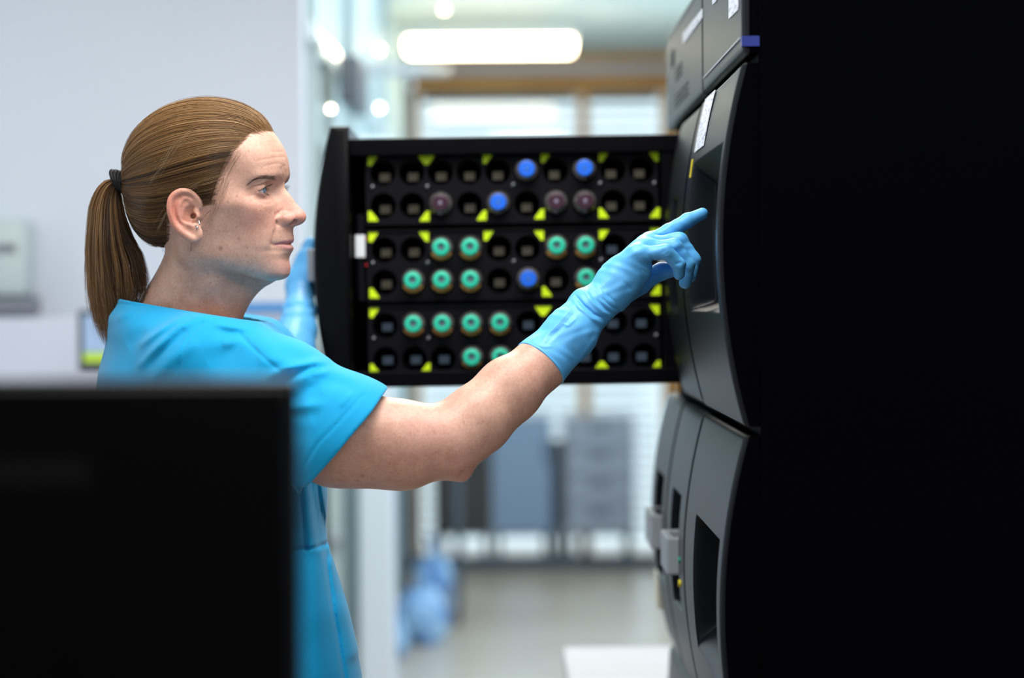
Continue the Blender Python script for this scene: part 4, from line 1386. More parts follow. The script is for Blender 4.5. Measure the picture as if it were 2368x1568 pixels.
for k_ in HANDF:                 # the fingers close behind the nearer arm of the handle
    HANDF[k_] = [(np.array([0, 0, CAMZ]) + (c_ - (0, 0, CAMZ)) * (c_[1] + (.03 if k_ == 'palm' else .05)) / c_[1], r_) for c_, r_ in HANDF[k_]]


def arm_far(p):
    f = chain(p, [SHF, P(620, 868, 3.80), ELF], [.046, .040, .032], .02)
    return smin(f, chain(p, [ELF, P(676, 830, 4.01), WRF], [.032, .0255, .0185], .02), .02)


# --- torso
TY = [640, 700, 730, 760, 800, 870, 1000, 1105, 1240, 1400, 1568, 1800]
TC = [415, 422, 430, 444, 460, 472, 486, 490, 500, 515, 525, 530]
TA = [.070, .078, .092, .101, .111, .127, .139, .138, .133, .148, .163, .172]
TB = [.074, .086, .118, .150, .176, .188, .188, .183, .178, .198, .215, .225]
TD = 3.465
tz = [float(P(420, y, TD)[2]) for y in TY]
TCx = cint(tz, [float(P(c, y, TD)[0]) for c, y in zip(TC, TY)])
TAf, TBf = cint(tz, TA), cint(tz, TB)
TYAW = math.radians(13)
TF = np.array([math.cos(TYAW), math.sin(TYAW), 0]); TN = np.array([math.sin(TYAW), -math.cos(TYAW), 0])


def torso(p, grow=0.0):
    z = np.clip(p[:, 2], tz[-1], tz[0])
    a, b_ = TAf(z) + grow, TBf(z) + grow
    c = np.stack([TCx(z), np.full(len(z), TD), p[:, 2]], 1)
    d = p - c
    s, t = d @ TF, d @ TN
    n = 2.25
    k = (np.abs(s / a) ** n + np.abs(t / b_) ** n) ** (1 / n)
    f = (k - 1) * np.minimum(a, b_) * .9
    return np.maximum(f, np.maximum(p[:, 2] - tz[0], tz[-1] - .02 - p[:, 2]))


def body_field(p):
    f = smin(smax(torso(p, -.014), p[:, 2] - float(P(420, 742, 3.46)[2]), .03), smin(arm_near(p), arm_far(p), .01), .012)
    H1 = np.minimum(hand(p, HAND, -.0035), hand(p, HANDF, -.0035))
    f = smin(f, H1, .008)
    return f


def add_body():
    V1, F1 = polygonize(head_field, P(270, 770, 3.46) - (0, .155, .012), P(740, 225, 3.46) + (0, .12, .012), .00125, slack=2.4)
    V1 = relax(V1, F1, 1)
    V2, F2 = polygonize(body_field, (-.62, 3.10, .80), (.28, 4.36, 1.56), .0034, slack=1.8)
    V2 = relax(V2, F2, 2)
    V = np.vstack([V1, V2]); Fq = np.vstack([F1, F2 + len(V1)])
    me = mesh_np('body', V, Fq, attr={'tint': skin_tint(V)})
    return link('body', me, M['skin'], PERSON)


BODY = add_body()
# ------------------------------------------------------------------ eyes, brows, lashes
def surf(X, Y, v1=100.0, v0=-10.0, field=skull, off=0.0):
    """first point of the head met on the sight line through pixels X, Y (arrays)"""
    X, Y = np.atleast_1d(X).astype(float), np.atleast_1d(Y).astype(float)
    def pt(v):
        X_, Y_ = near_px(X, Y, v)
        return np.stack([((X_ - 505) * MMPX + v * math.sin(YAW)) / math.cos(YAW), v, (500 - Y_) * MMPX], 1)
    hi = np.full(len(X), v1)
    vs = np.linspace(v1, v0, 90)
    found = np.full(len(X), v0); got = np.zeros(len(X), bool)
    for v in vs:
        g = (field(pt(np.full(len(X), v))) < off) & ~got
        found[g] = v; got |= g
    a, b_ = found + (v1 - v0) / 89, found
    for _ in range(12):
        m = (a + b_) / 2
        ins = field(pt(m)) < off
        b_ = np.where(ins, m, b_); a = np.where(ins, a, m)
    return pt((a + b_) / 2)


def add_eye(side):
    nu, nv = 72, 48
    th = np.linspace(0, math.pi, nv); ph = np.linspace(0, 2 * math.pi, nu, endpoint=False)
    T_, Ph = np.meshgrid(th, ph, indexing='ij')
    bulge = 1 + .045 * np.exp(-(T_ / .42) ** 4)
    q = np.stack([np.cos(T_) * bulge, np.sin(T_) * np.cos(Ph) * bulge, np.sin(T_) * np.sin(Ph) * bulge], -1).reshape(-1, 3) * 12.0
    gz = Matrix.Rotation(math.radians(4), 3, 'Z') @ Matrix.Rotation(math.radians(-3), 3, 'Y')
    q = q @ np.array(gz).T + np.array([EYE[0], EYE[1] * side, EYE[2]])
    idx = np.arange(nu * nv).reshape(nv, nu)
    nx = np.roll(idx, -1, 1)
    Fq = np.stack([idx[:-1], idx[1:], nx[1:], nx[:-1]], -1).reshape(-1, 4)
    deg = np.degrees(T_).ravel()
    ray = (np.sin(Ph.ravel() * 19) * .5 + np.sin(Ph.ravel() * 31 + 1) * .5)
    iris = np.array([.16, .24, .32]) + .05 * ray[:, None]
    C = np.where((deg < 11)[:, None], [.004, .004, .005], np.where((deg < 26)[:, None], iris, np.where((deg < 30)[:, None], [.05, .07, .09], [.62, .60, .60])))
    me = mesh_np('eye', head_world(q), Fq, attr={'tint': np.concatenate([C, np.ones((len(C), 1))], 1)})
    return link('eye', me, M['eye'], PERSON)


M['eye'] = colour_input(material('eye', (1, 1, 1, 1), 0.08, spec=.6, Coat_Weight=.8, Coat_Roughness=.02))
add_eye(1); add_eye(-1)


def add_strands(name, paths, radii, cols, m, sides=3):
    V, Fq, C = strands(np.asarray(paths), np.asarray(radii), np.asarray(cols), sides)
    return link(name, mesh_np(name, V, Fq, attr={'tint': C}), m, PERSON)


BL = [(577, 428), (588, 420.5), (601, 414.5), (616, 411.5), (630, 412.5), (643, 416)]
bl = resample(BL, 200)
for side in (1, -1):
    n_ = 170
    t_ = rng.uniform(0, 1, n_) ** .72
    i_ = (t_ * 199).astype(int)
    wid = np.interp(t_, [0, .3, .55, .85, 1], [.8, 1.8, 3.6, 5.0, 5.0])
    X = bl[i_, 0] + rng.normal(0, .5, n_); Y = bl[i_, 1] + rng.uniform(-1, 1, n_) * wid
    ln = np.interp(t_, [0, .5, 1], [7, 11, 9])
    pa = []
    for k in range(5):
        s = k / 4
        dx = -ln * s * .9; dy = (-3.2 * s + 3.6 * s * s) * np.interp(t_, [0, .6, 1], [-1.5, .6, 1.6]) + 1.8 * s * np.interp(t_, [0, .5], [1.6, .3])
        q = surf(X + dx, Y + dy)
        q[:, 1] += .25 + .5 * math.sin(s * math.pi)
        pa.append(q)
    pa = np.stack(pa, 1) * np.array([1, side, 1])
    rad = np.tile(np.array([.07, .095, .09, .07, .03]), (n_, 1)) / 1000
    add_strands('eyebrow', head_world(pa.reshape(-1, 3)).reshape(pa.shape), rad, np.tile([.05, .03, .02], (n_, 1)), M['brow'])
    # lashes
    pa = []; ra = []
    for up, n_ in ((1, 46), (0, 26)):
        for k in range(n_):
            lat = -9 + 20.5 * k / (n_ - 1)
            hz = np.interp(lat, [-15, -9, 0, 5, 11.5], [.2, 3.6, 4.3, 2.4, -2.4] if up else [-.5, -4.4, -5.7, -5.1, -2.8])
            rr = math.sqrt(max(13.4 ** 2 - lat ** 2 - hz ** 2, 4))
            root = np.array([EYE[0] + rr, EYE[1] + lat, EYE[2] + hz])
            d = np.array([1.0, lat / 16, .10 if up else -.45]); d /= np.linalg.norm(d)
            L_ = (8.0 if up else 4.0) * rng.uniform(.75, 1.1)
            pa.append([root + d * L_ * s + np.array([0, 0, (3.0 if up else -1.0) * s * s]) for s in np.linspace(0, 1, 6)])
            ra.append(np.array([.13, .12, .10, .08, .05, .02]) / 1000)
    pa = np.array(pa) * np.array([1, side, 1])
    add_strands('eyelashes', head_world(pa.reshape(-1, 3)).reshape(pa.shape), ra, np.tile([.02, .012, .01], (len(pa), 1)), M['brow'])

# ------------------------------------------------------------------ hair
HAIRLINE = np.array([(74, 107), (69, 104.5), (62, 100), (52, 88), (44, 77), (38, 64), (33, 52), (27, 38), (23, 26), (19, 13), (11, 14), (-1, 22), (-13, 28), (-28, 26), (-40, 14), (-44, -10), (-52, -32), (-60, -45), (-78, -50), (-95, -52)], float)
HPOLY = np.vstack([HAIRLINE, [(-220, -60), (-220, 240), (95, 240), (86, 118)]])


def in_hair(u, w_):
    """signed distance to the hair region of the side view, negative inside"""
    d = None; inside = np.zeros(len(u), bool)
    n_ = len(HPOLY)
    for i in range(n_):
        a, b_ = HPOLY[i], HPOLY[(i + 1) % n_]
        e, _ = seg2(u, w_, a, b_)
        d = e if d is None else np.minimum(d, e)
        c_ = ((a[1] > w_) != (b_[1] > w_)) & (u < (b_[0] - a[0]) * (w_ - a[1]) / (b_[1] - a[1] + 1e-9) + a[0])
        inside ^= c_
    return np.where(inside, -d, d)


def hair_thick(q):
    sd = in_hair(q[:, 0], q[:, 2])
    t = np.clip(-sd / 22, 0, 1)
    low = np.clip((40 - q[:, 2]) / 60, 0, 1) * np.clip((-60 - q[:, 0]) / 30, 0, 1)
    return .2 + t * (5.2 + 3.2 * low), sd


def hair_shell(p):
    q = head_local(p)
    t, sd = hair_thick(q)
    f = skull(q) - t + .8
    return smax(f, sd + 1.5, 4.0) / 1000


Vh, Fh = polygonize(hair_shell, P(270, 620, 3.46) - (0, .14, 0), P(660, 215, 3.46) + (0, .10, 0), .0022, slack=2.4)
HAIR = link('hair', mesh_np('hair', relax(Vh, Fh, 2), Fh), M['hair_base'], PERSON)

C0 = np.array([-15.0, 0, 62])
TIE = np.array([-126.0, 2.0, 45.0])


def scalp_radius(d):
    lo_, hi_ = np.full(len(d), 20.0), np.full(len(d), 150.0)
    for _ in range(16):
        m = (lo_ + hi_) / 2
        ins = skull(C0 + d * m[:, None]) < 0
        lo_ = np.where(ins, m, lo_); hi_ = np.where(ins, hi_, m)
    return lo_


def hair_cols(n_, shade):
    pal = np.array([(0.040, 0.018, 0.007), (0.080, 0.036, 0.012), (0.145, 0.068, 0.022), (0.24, 0.118, 0.040), (0.36, 0.20, 0.08), (0.50, 0.34, 0.18)])
    x = np.clip(shade + rng.normal(0, .75, n_), 0, 4.7)
    i = np.minimum(x.astype(int), 4); f = (x - i)[:, None]
    return pal[i] * (1 - f) + pal[i + 1] * f


def head_hair(n_, K=22):
    hl = resample(HAIRLINE, 400)
    seglen = np.linalg.norm(np.diff(hl, axis=0), axis=1)
    wgt = np.where(hl[:-1, 0] > 60, 4.0, np.where(hl[:-1, 1] > 60, 1.7, 1.0)) * seglen
    i = rng.choice(len(seglen), n_, p=wgt / wgt.sum())
    side = np.where(rng.uniform(size=n_) < .68, 1, -1)
    uw_ = hl[i] + rng.normal(0, 1.0, (n_, 2))
    inward = rng.uniform(0, 1, n_) ** 1.6 * 10            # stagger the roots behind the hairline
    cdir = np.array([-25, 70.0]) - uw_; cdir /= np.linalg.norm(cdir, axis=1, keepdims=True)
    uw_ = uw_ + cdir * inward[:, None]
    # lateral position on the scalp
    lo_, hi_ = np.zeros(n_), np.full(n_, 92.0)
    for _ in range(14):
        m = (lo_ + hi_) / 2
        ins = skull(np.stack([uw_[:, 0], m, uw_[:, 1]], 1)) < 0
        lo_ = np.where(ins, m, lo_); hi_ = np.where(ins, hi_, m)
    v = lo_
    front = uw_[:, 0] > 57
    v = np.where(front, v * rng.uniform(0, 1, n_), v)
    root = np.stack([uw_[:, 0], v * side, uw_[:, 1]], 1)
    d0 = root - C0; d0 /= np.linalg.norm(d0, axis=1, keepdims=True)
    dT = TIE - C0; dT /= np.linalg.norm(dT)
    om = np.arccos(np.clip(d0 @ dT, -1, 1))
    s0 = np.where(rng.uniform(size=n_) < .45, rng.uniform(0, .55, n_), 0.0)
    s = s0[:, None] + (1 - s0)[:, None] * np.linspace(0, 1, K)[None]
    so = np.sin(om)[:, None] + 1e-6
    D = (np.sin((1 - s) * om[:, None]) / so)[..., None] * d0[:, None] + (np.sin(s * om[:, None]) / so)[..., None] * dT
    # gentle sag of the long front hair over the side of the head
    sag = (np.sin(s * math.pi) * np.clip(root[:, 2:3] - 30, 0, 80) / 80 * .16)
    D = D + np.array([0, 0, -1.0]) * sag[..., None] * (np.abs(D[..., 1:2]) > .15)
    # strands of one lock swing together
    lock = np.floor(i / 9) + side * 1000
    ph = (np.sin(lock * 12.9898) * 43758.5453) % 1 * 6.28
    D[..., 2] += .020 * np.sin(s * 4.2 + ph[:, None]) * np.sin(s * math.pi)
    D[..., 1] += .012 * np.sin(s * 5.0 + 2 * ph[:, None]) * np.sin(s * math.pi)
    D /= np.linalg.norm(D, axis=2, keepdims=True)
    R = scalp_radius(D.reshape(-1, 3)).reshape(s.shape)
    q = C0 + D * R[..., None]
    t, sd = hair_thick(q.reshape(-1, 3))
    lift = rng.uniform(-.6, 1.5, n_)[:, None] + .5 * np.sin(ph)[:, None]
    stray = (rng.uniform(size=n_) < .05)[:, None] * rng.uniform(.5, 2.5, n_)[:, None]
    off = t.reshape(s.shape) * 1.0 + np.clip(lift + stray, -.6, 5) * np.clip((s - s0[:, None]) * 6, 0, 1)
    q = q + D * off[..., None]
    e = np.clip((s - .86) / .14, 0, 1); e = e * e * (3 - 2 * e)
    an = rng.uniform(0, 6.28, n_); rr = 9.5 * np.sqrt(rng.uniform(0, 1, n_))
    end = TIE + np.stack([np.zeros(n_), rr * np.cos(an), rr * np.sin(an)], 1)
    q = q * (1 - e[..., None]) + end[:, None] * e[..., None]
    shade = 1.9 + 1.3 * np.sin(ph * 1.7) + .5 * (root[:, 2] > 80)
    col = hair_cols(n_, shade)
    r = rng.uniform(.14, .24, n_)[:, None] * np.clip(np.minimum(np.linspace(.35, 6, K), 1.0), 0, 1)[None] / 1000
    return head_world(q.reshape(-1, 3)).reshape(q.shape), r, col


def tail_hair(n_, K=26):
    Lp = resample([(268, 408), (240, 411), (213, 433), (193, 482), (187, 565), (192, 650), (209, 735), (234, 802)], K)
    Mp = resample([(268, 417), (250, 432), (240, 480), (240, 565), (247, 650), (252, 725), (246, 790)], K)
    Rp = resample([(270, 428), (272, 446), (281, 492), (302, 545), (326, 592), (332, 640), (318, 700)], K)
    x = rng.uniform(0, 1, n_) ** .9
    a = np.clip(1 - 2 * x, 0, 1)[:, None, None]; c_ = np.clip(2 * x - 1, 0, 1)[:, None, None]
    XY = a * Lp + c_ * Rp + (1 - a - c_) * Mp
    ln = rng.uniform(.62, 1.0, n_) ** .5
    s = np.linspace(0, 1, K)
    # trim to length
    idx = s[None] * ln[:, None] * (K - 1)
    j = np.minimum(idx.astype(int), K - 2); f = (idx - j)[..., None]
    ar = np.arange(n_)[:, None]
    XY = XY[ar, j] * (1 - f) + XY[ar, j + 1] * f
    lockid = np.floor(x * 26)
    ph = (np.sin(lockid * 78.233) * 43758.5453) % 1 * 6.28
    amp = np.sin(np.clip(s * 1.1, 0, 1) * math.pi * .5)
    XY[..., 0] += (4.0 * np.sin(s[None] * 5 + ph[:, None]) + rng.normal(0, 2.6, n_)[:, None]) * amp + rng.normal(0, 7, n_)[:, None] * s[None] ** 3
    dep = rng.uniform(-1, 1, n_)
    prof = np.interp(s, [0, .12, .4, .75, 1], [7, 11, 21, 17, 7])
    edge_ = np.sqrt(np.clip(1 - (2 * x - 1) ** 2, .05, 1))
    v = dep[:, None] * prof[None] * edge_[:, None] + 2 + 2 * np.sin(s[None] * 4 + ph[:, None] * 2)
    q = np.stack([((XY[..., 0] - 505) * MMPX + v * math.sin(YAW)) / math.cos(YAW), v, (500 - XY[..., 1]) * MMPX], -1)
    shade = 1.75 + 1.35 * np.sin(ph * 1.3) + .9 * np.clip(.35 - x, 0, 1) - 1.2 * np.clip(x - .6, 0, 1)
    r = rng.uniform(.15, .27, n_)[:, None] * np.interp(s, [0, .7, 1], [1, .9, .25])[None] / 1000
    return head_world(q.reshape(-1, 3)).reshape(q.shape), r, hair_cols(n_, shade)


pa, ra, co = head_hair(6200)
add_strands('hair_strands', pa, ra, co, M['hair'])
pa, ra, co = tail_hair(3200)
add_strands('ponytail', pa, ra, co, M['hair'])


# loose hairs by the ear, the nape and the crown
def loose(px, v, col, n_=1, jit=1.5, r=.13):
    out = []
    for _ in range(n_):
        j = rng.normal(0, jit, (1, 2)) + rng.normal(0, jit * .22, (len(px), 2))
        a = resample(np.array(px, float) + j, 14)
        b_ = surf(a[:, 0], a[:, 1])
        vv = np.maximum(b_[:, 1], 5) + np.linspace(v[0], v[1], 14)
        X_, Y_ = near_px(a[:, 0], a[:, 1], vv)
        out.append((np.stack([((X_ - 505) * MMPX + vv * math.sin(YAW)) / math.cos(YAW), vv, (500 - Y_) * MMPX], -1), col, r))
    return out


LS = loose([(498, 462), (492, 478), (470, 502), (452, 524), (442, 552), (438, 590), (446, 618)], (1.2, 4), (.09, .05, .025), 2, .8)
LS += loose([(505, 462), (500, 485), (488, 508), (478, 525)], (.8, 1.5), (.12, .07, .035), 12, 4, .06)
LS += loose([(372, 560), (380, 590), (398, 610), (425, 622)], (3, 2), (.08, .045, .02), 7, 5, .10)
LS += loose([(382, 570), (390, 600), (410, 615)], (3, 1), (.08, .045, .02), 8, 5, .10)
LS += loose([(395, 555), (415, 600), (440, 630), (470, 650)], (2, 1), (.10, .055, .03), 2, 2, .10)
LS += loose([(450, 300), (400, 345), (370, 390), (338, 428)], (9, 11), (.42, .32, .19), 4, 7, .09)
LS += loose([(455, 425), (420, 445), (385, 480), (350, 540)], (8, 11), (.38, .28, .16), 6, 8, .11)
LS += loose([(400, 330), (372, 380), (340, 420)], (9, 10), (.45, .35, .22), 4, 8, .11)
LS += loose([(556, 350), (540, 378), (524, 405)], (.5, .6), (.20, .125, .08), 30, 8, .06)
LS += loose([(524, 410), (514, 438), (506, 462)], (.5, .8), (.18, .11, .07), 24, 6, .06)
pa = head_world(np.array([a for a, c_, r in LS]).reshape(-1, 3)).reshape(len(LS), 14, 3)
add_strands('loose_hairs', pa, np.array([[r / 1000] * 12 + [r / 1500, r / 4000] for a, c_, r in LS]), np.array([c_ for a, c_, r in LS]), M['hair'])
# hair tie: wound elastic band
pa = []
for k in range(4):
    a = np.linspace(0, 2 * math.pi, 30)
    tl = (k - 1.5) * .18
    R_ = 12.2 + .5 * (k % 2)
    x_ = (k - 1.5) * 3.4
    pa.append(np.stack([TIE[0] - 3 + x_ + np.sin(a) * R_ * math.sin(tl - .28), TIE[1] + R_ * np.cos(a), TIE[2] + 0 + R_ * np.sin(a) * 1.05 - x_ * .25], 1))
pa = np.array(pa)
V, Fq, C = strands(head_world(pa.reshape(-1, 3)).reshape(pa.shape), np.full((4, 30), .0026), np.zeros((4, 3)), 8)
link('hair_tie', mesh_np('hair_tie', V, Fq), M['tie'], PERSON)
# two small barbells in the ear
for (x0, y0), (x1, y1) in (((460, 511), (461.2, 517.3)), ((452, 520.5), (456, 525.8))):
    a, b_ = head_world(uw(x0, y0, 76.0)), head_world(uw(x1, y1, 78.0))
    MB().cyl(a, b_, .00065, n=10).ball(b_, .00155, 8).ball(a, .0010, 6).build('earring', M['steel'], PERSON, True)

# ------------------------------------------------------------------ clothes
def fold(p, pts, d, sig, amp, taper=None):
    """ridge (or, with a negative amp, valley) of the cloth along a line of the near side"""
    w_ = np.array([P(x, y, d)[[0, 2]] for x, y in pts])
    n_ = len(w_) - 1
    e = None
    for i in range(n_):
        g, t = seg2(p[:, 0], p[:, 2], w_[i], w_[i + 1])
        t = (i + t) / n_
        if e is None: e, T_ = g, t
        else:
            m = g < e
            e = np.where(m, g, e); T_ = np.where(m, t, T_)
    tap = 1.0 if taper is None else np.sqrt(np.clip(np.minimum(T_, 1 - T_) / taper, 0, 1) + .02)
    return amp / 1000 * np.exp(-(e / (sig / 1000)) ** 2) * tap


FOLDS = [([(274, 737), (318, 713)], 3.40, 6, 1.8), ([(330, 799), (407, 746), (445, 725)], 3.34, 5, 3.2), ([(324, 849), (377, 802), (425, 755), (484, 725)], 3.32, 6, 3.6),
         ([(345, 842), (400, 795), (440, 758)], 3.32, 5, -2.4), ([(300, 800), (350, 765)], 3.36, 7, -1.6),
         ([(496, 749), (534, 756), (578, 760)], 3.27, 4.5, 2.6), ([(500, 765), (540, 772), (580, 776)], 3.27, 6, -2.6), ([(513, 799), (555, 781)], 3.24, 6, 2.0), ([(480, 840), (520, 815), (560, 800)], 3.24, 9, -2.0),
         ([(620, 872), (661, 852), (726, 838), (760, 838)], 3.22, 5, 3.2), ([(640, 892), (690, 866), (745, 852)], 3.22, 4.5, -4.0), ([(673, 884), (720, 862), (765, 858)], 3.21, 5, 3.0),
         ([(690, 902), (735, 890), (790, 878)], 3.2, 5, -2.6), ([(640, 930), (700, 915), (745, 903)], 3.19, 7, -4.2), ([(640, 948), (690, 940), (750, 932)], 3.18, 6, 2.2),
         ([(640, 970), (690, 963), (740, 958)], 3.18, 6, -2.6), ([(640, 1010), (690, 1000), (725, 985)], 3.18, 8, -2.2), ([(760, 885), (800, 892), (820, 905)], 3.2, 5, -2.0),
         ([(430, 890), (520, 838), (610, 822)], 3.27, 15, -3.2), ([(350, 890), (410, 830), (470, 785)], 3.32, 9, 2.2), ([(590, 785), (650, 830), (690, 850)], 3.22, 8, 1.4), ([(815, 905), (790, 940)], 3.19, 3, 1.6), ([(600, 830), (650, 835), (700, 850)], 3.22, 7, 1.5)]
SEAMS = [([(422, 900), (424, 860), (428, 826), (445, 784), (472, 746)], 3.30), ([(549, 775), (584, 805), (649, 855)], 3.22), ([(838, 915), (790, 970), (736, 1025), (705, 1075)], 3.17),
         ([(275, 702), (350, 707), (430, 716), (520, 731)], 3.42)]
TORSOF = [([(698, 1120), (708, 1262)], 3.36, 3, -2.6), ([(722, 1105), (741, 1262)], 3.38, 3, -3.2), ([(735, 1105), (752, 1262)], 3.40, 2.6, -3.0), ([(710, 1105), (724, 1262)], 3.37, 5, 2.0),
          ([(640, 1263), (700, 1262), (765, 1264)], 3.38, 2.2, -2.2), ([(752, 1266), (766, 1350), (790, 1480), (810, 1590)], 3.40, 2.4, -2.6), ([(730, 1275), (738, 1400), (750, 1568)], 3.37, 12, 3.0),
          ([(700, 1280), (705, 1568)], 3.34, 12, -3.0), ([(776, 1300), (800, 1400), (822, 1500)], 3.42, 9, 2.5)]
HEMC = P(794, 1019, 3.235)
hn = np.array([.761, 0.06, -.646]); hn /= np.linalg.norm(hn)
S0 = [P(508, 846, 3.315), P(640, 908, 3.262), P(797, 1019, 3.235), P(895, 1090, 3.22)]
SRr = [.065, .0615, .0738, .075]
FARS = [P(505, 800, 3.60), P(575, 838, 3.73), P(640, 872, 3.83)]
cl0, cl1 = P(272, 689, 3.47), P(560, 734, 3.47)
csl = (cl1[2] - cl0[2]) / (cl1[0] - cl0[0])


def scrub_field(p):
    tor = torso(p, .006)
    sl = smax(chain(p, S0, SRr, .03), (p - HEMC) @ hn, .003)
    fs = smax(chain(p, FARS, [.066, .062, .064], .03), (p - P(612, 856, 3.79)) @ np.array([.25, .93, -.25]), .003)
    nearf = sstep(3.50, 3.38, p[:, 1])
    D = 0
    for f_ in FOLDS: D = D + fold(p, f_[0], f_[1], f_[2] * (1.0 if f_[3] > 0 else 1.5), f_[3] * (1.5 if f_[3] > 0 else 1.1), .35)
    for pts, d in SEAMS: D = D + fold(p, pts, d, 2.0, -1.6) + fold(p, pts, d, 6, .5)
    for f_ in TORSOF: D = D + fold(p, *f_)
    low = (p[:, 2] < float(P(700, 1240, 3.4)[2]))
    f = smin(smin(tor, sl, .05), fs, .05)
    # soft unevenness of worn cotton
    D = D + .0009 * np.sin(p[:, 0] * 61 + 2 * np.sin(p[:, 2] * 33)) * np.sin(p[:, 2] * 47 + p[:, 1] * 21)
    f = f - D * nearf
    zc_ = cl0[2] + csl * (p[:, 0] - cl0[0])
    f = smax(f, p[:, 2] - zc_, .002)
    neckhole = smax(torso(p, -.003) - D * nearf, (zc_ - .05) - p[:, 2], .004)
    f = smax(f, -neckhole, .001)
    inn = chain(p, S0[1:], [.0560, .0675, .0687], .03) - D * nearf
    f = smax(f, -smax(inn, -((p - P(690, 940, 3.25)) @ hn), .004), .001)
    innf = capsule(p, P(590, 845, 3.75), P(680, 890, 3.9), .060, .062)
    return smax(f, -innf, .001)


V, Fq = polygonize(scrub_field, (-.60, 3.10, .815), (-.10, 3.86, 1.46), .0021, slack=1.9)
link('scrub_top', mesh_np('scrub_top', relax(V, Fq, 1), Fq), M['scrub'], PERSON)

# gloves
CUFF = [(P(1237, 856, 3.283), .0322), (P(1250, 842, 3.287), .0320), (P(1319, 772, 3.305), .0308), (P(1364, 714, 3.322), .0252), (P(1378, 704, 3.325), .0215)]
cn = (P(1364, 714, 3.322) - P(1250, 842, 3.287)); cn /= np.linalg.norm(cn)
CRE = [([(1329, 682), (1348, 706), (1372, 726), (1404, 738)], 1.6, -2.6), ([(1322, 690), (1342, 714), (1368, 736), (1400, 752)], 2.6, 1.9), ([(1352, 672), (1366, 696), (1392, 722), (1418, 733)], 2.2, 1.3), ([(1360, 668), (1376, 693), (1402, 716), (1424, 727)], 1.2, -1.3),
       ([(1372, 660), (1388, 688), (1416, 712), (1436, 718)], 1.3, -1.2), ([(1384, 654), (1400, 680), (1430, 704)], 1.2, -.8),
       ([(1252, 786), (1290, 745), (1326, 704)], 2.0, 1.5), ([(1260, 795), (1298, 755), (1334, 716)], 2.0, -1.2), ([(1300, 748), (1312, 752), (1330, 735)], 1.4, 1.1), ([(1230, 790), (1255, 800), (1275, 800)], 1.5, .9), ([(1320, 850), (1350, 815), (1380, 775)], 3.0, .8),
       ([(1500, 588), (1512, 602), (1520, 618)], 1.3, -1.1), ([(1490, 600), (1506, 618), (1514, 630)], 1.2, -.9), ([(1484, 622), (1502, 634), (1510, 645)], 1.3, -.9), ([(1478, 640), (1495, 650)], 1.2, -.8),
       ([(1508, 541), (1540, 542), (1572, 543)], 1.2, -1.0), ([(1530, 585), (1540, 578)], 1.0, -.7), ([(1536, 590), (1546, 584)], 1.0, -.6), ([(1561, 611), (1576, 607)], 1.1, -1.0), ([(1540, 530), (1556, 520)], 1.0, .6), ([(1556, 519), (1572, 510)], 1.0, .6), ([(1525, 542), (1536, 532)], 1.0, .7),
       ([(1440, 650), (1470, 680)], 2.5, -.6), ([(1430, 600), (1470, 585), (1500, 580)], 3.0, .5)]


def glove_field(p):
    f = hand(p, HAND, .0003)
    cu = chain(p, [a for a, r in CUFF], [r for a, r in CUFF], .012)
    f = smin(f, cu, .008)
    D = 0
    for pts, s, a in CRE: D = D + fold(p, pts, 3.32, max(s, 1.5), a, .3)
    D = D + .00045 * np.sin(p[:, 0] * 260 + 3 * np.sin(p[:, 2] * 120)) * np.sin(p[:, 2] * 190 + p[:, 1] * 150)
    f = f - D * sstep(3.42, 3.36, p[:, 1])
    cut = -((p - CUFF[1][0]) @ cn)
    f = smax(f, cut, .0012)
    rim = np.abs((p - CUFF[1][0]) @ cn - .0008)
    f = f - .0007 * np.exp(-(rim / .0011) ** 2)
    inn = chain(p, [a for a, r in CUFF[:4]], [r - .0030 for a, r in CUFF[:4]], .012) - D * sstep(3.42, 3.36, p[:, 1])
    return smax(f, -smax(inn, (p - CUFF[2][0]) @ cn, .004), .0005)


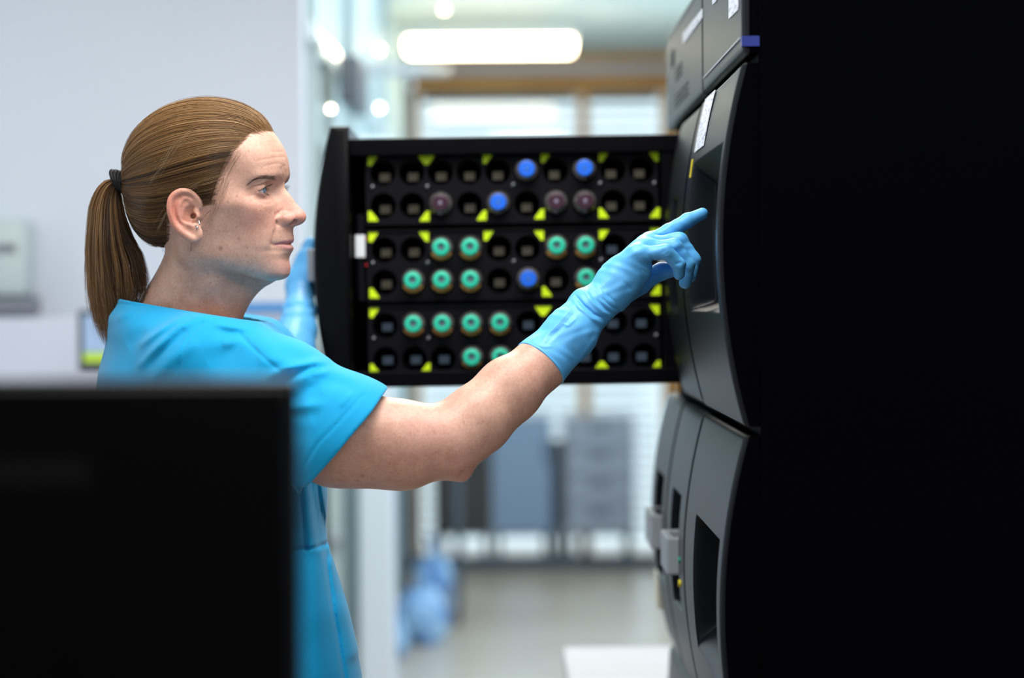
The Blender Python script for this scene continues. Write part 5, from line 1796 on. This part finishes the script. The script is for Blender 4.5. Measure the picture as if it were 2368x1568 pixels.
V, Fq = polygonize(glove_field, (.005, 3.235, 1.325), (.275, 3.455, 1.555), .00115, slack=1.9)
link('glove', mesh_np('glove', relax(V, Fq, 1), Fq), M['glove'], PERSON)
CUFFF = [(P(672, 838, 4.00), .0315), (P(678, 806, 4.04), .0300), (P(686, 765, 4.09), .0272), (P(692, 722, 4.14), .0228), (P(694, 702, 4.165), .0212)]
cf = CUFFF[3][0] - CUFFF[0][0]; cf /= np.linalg.norm(cf)


def glove_far_field(p):
    f = smin(hand(p, HANDF, .0008), chain(p, [a for a, r in CUFFF], [r + .001 for a, r in CUFFF], .012), .01)
    D = 0
    for pts, s, a in (([(664, 712), (690, 706), (722, 712)], 2.2, -2.0), ([(662, 724), (690, 718), (724, 722)], 2.4, 1.6), ([(660, 735), (690, 732), (722, 732)], 2.2, -1.4), ([(668, 700), (690, 694), (720, 698)], 2.4, 1.2), ([(680, 790), (700, 770)], 3, 1.2), ([(655, 770), (670, 740)], 3, 1.0)):
        D = D + fold(p, pts, 4.12, s, a)
    f = f - D
    return smax(f, -((p - CUFFF[0][0]) @ cf), .0012)


V, Fq = polygonize(glove_far_field, (-.40, 3.93, 1.30), (-.25, 4.36, 1.54), .0020, slack=1.9)
link('glove', mesh_np('glove', relax(V, Fq, 1), Fq), M['glove'], PERSON)

# trousers and shoes, down to the floor
hx, hy = float(P(525, 1568, 3.465)[0]), 3.465


def trousers(p):
    f = capsule(p, (hx + .005, hy - .085, .86), (hx + .005, hy + .085, .86), .128, .128)
    for s in (-1, 1):
        f = smin(f, chain(p, [(hx, hy + s * .095, .80), (hx + .015, hy + s * .105, .46), (hx - .01, hy + s * .11, .09)], [.098, .078, .066], .03), .03)
    f = smax(f, .075 - p[:, 2], .004)
    return smax(f, p[:, 2] - .95, .004)


V, Fq = polygonize(trousers, (hx - .2, hy - .3, .04), (hx + .2, hy + .3, .98), .006)
link('trousers', mesh_np('trousers', V, Fq), M['scrub'], PERSON)
for s in (-1, 1):
    c_ = np.array([hx + .03, hy + s * .11, .045])
    fs_ = lambda p: smax(smin(ellipsoid(p, c_ + (.06, 0, -.005), (.105, .046, .045)), ellipsoid(p, c_ + (-.035, 0, .012), (.062, .042, .062)), .03), -p[:, 2] + .001, .004)
    V, Fq = polygonize(fs_, c_ - (.13, .07, .06), c_ + (.2, .07, .1), .005)
    link('shoe', mesh_np('shoe', V, Fq), M['white'], PERSON)
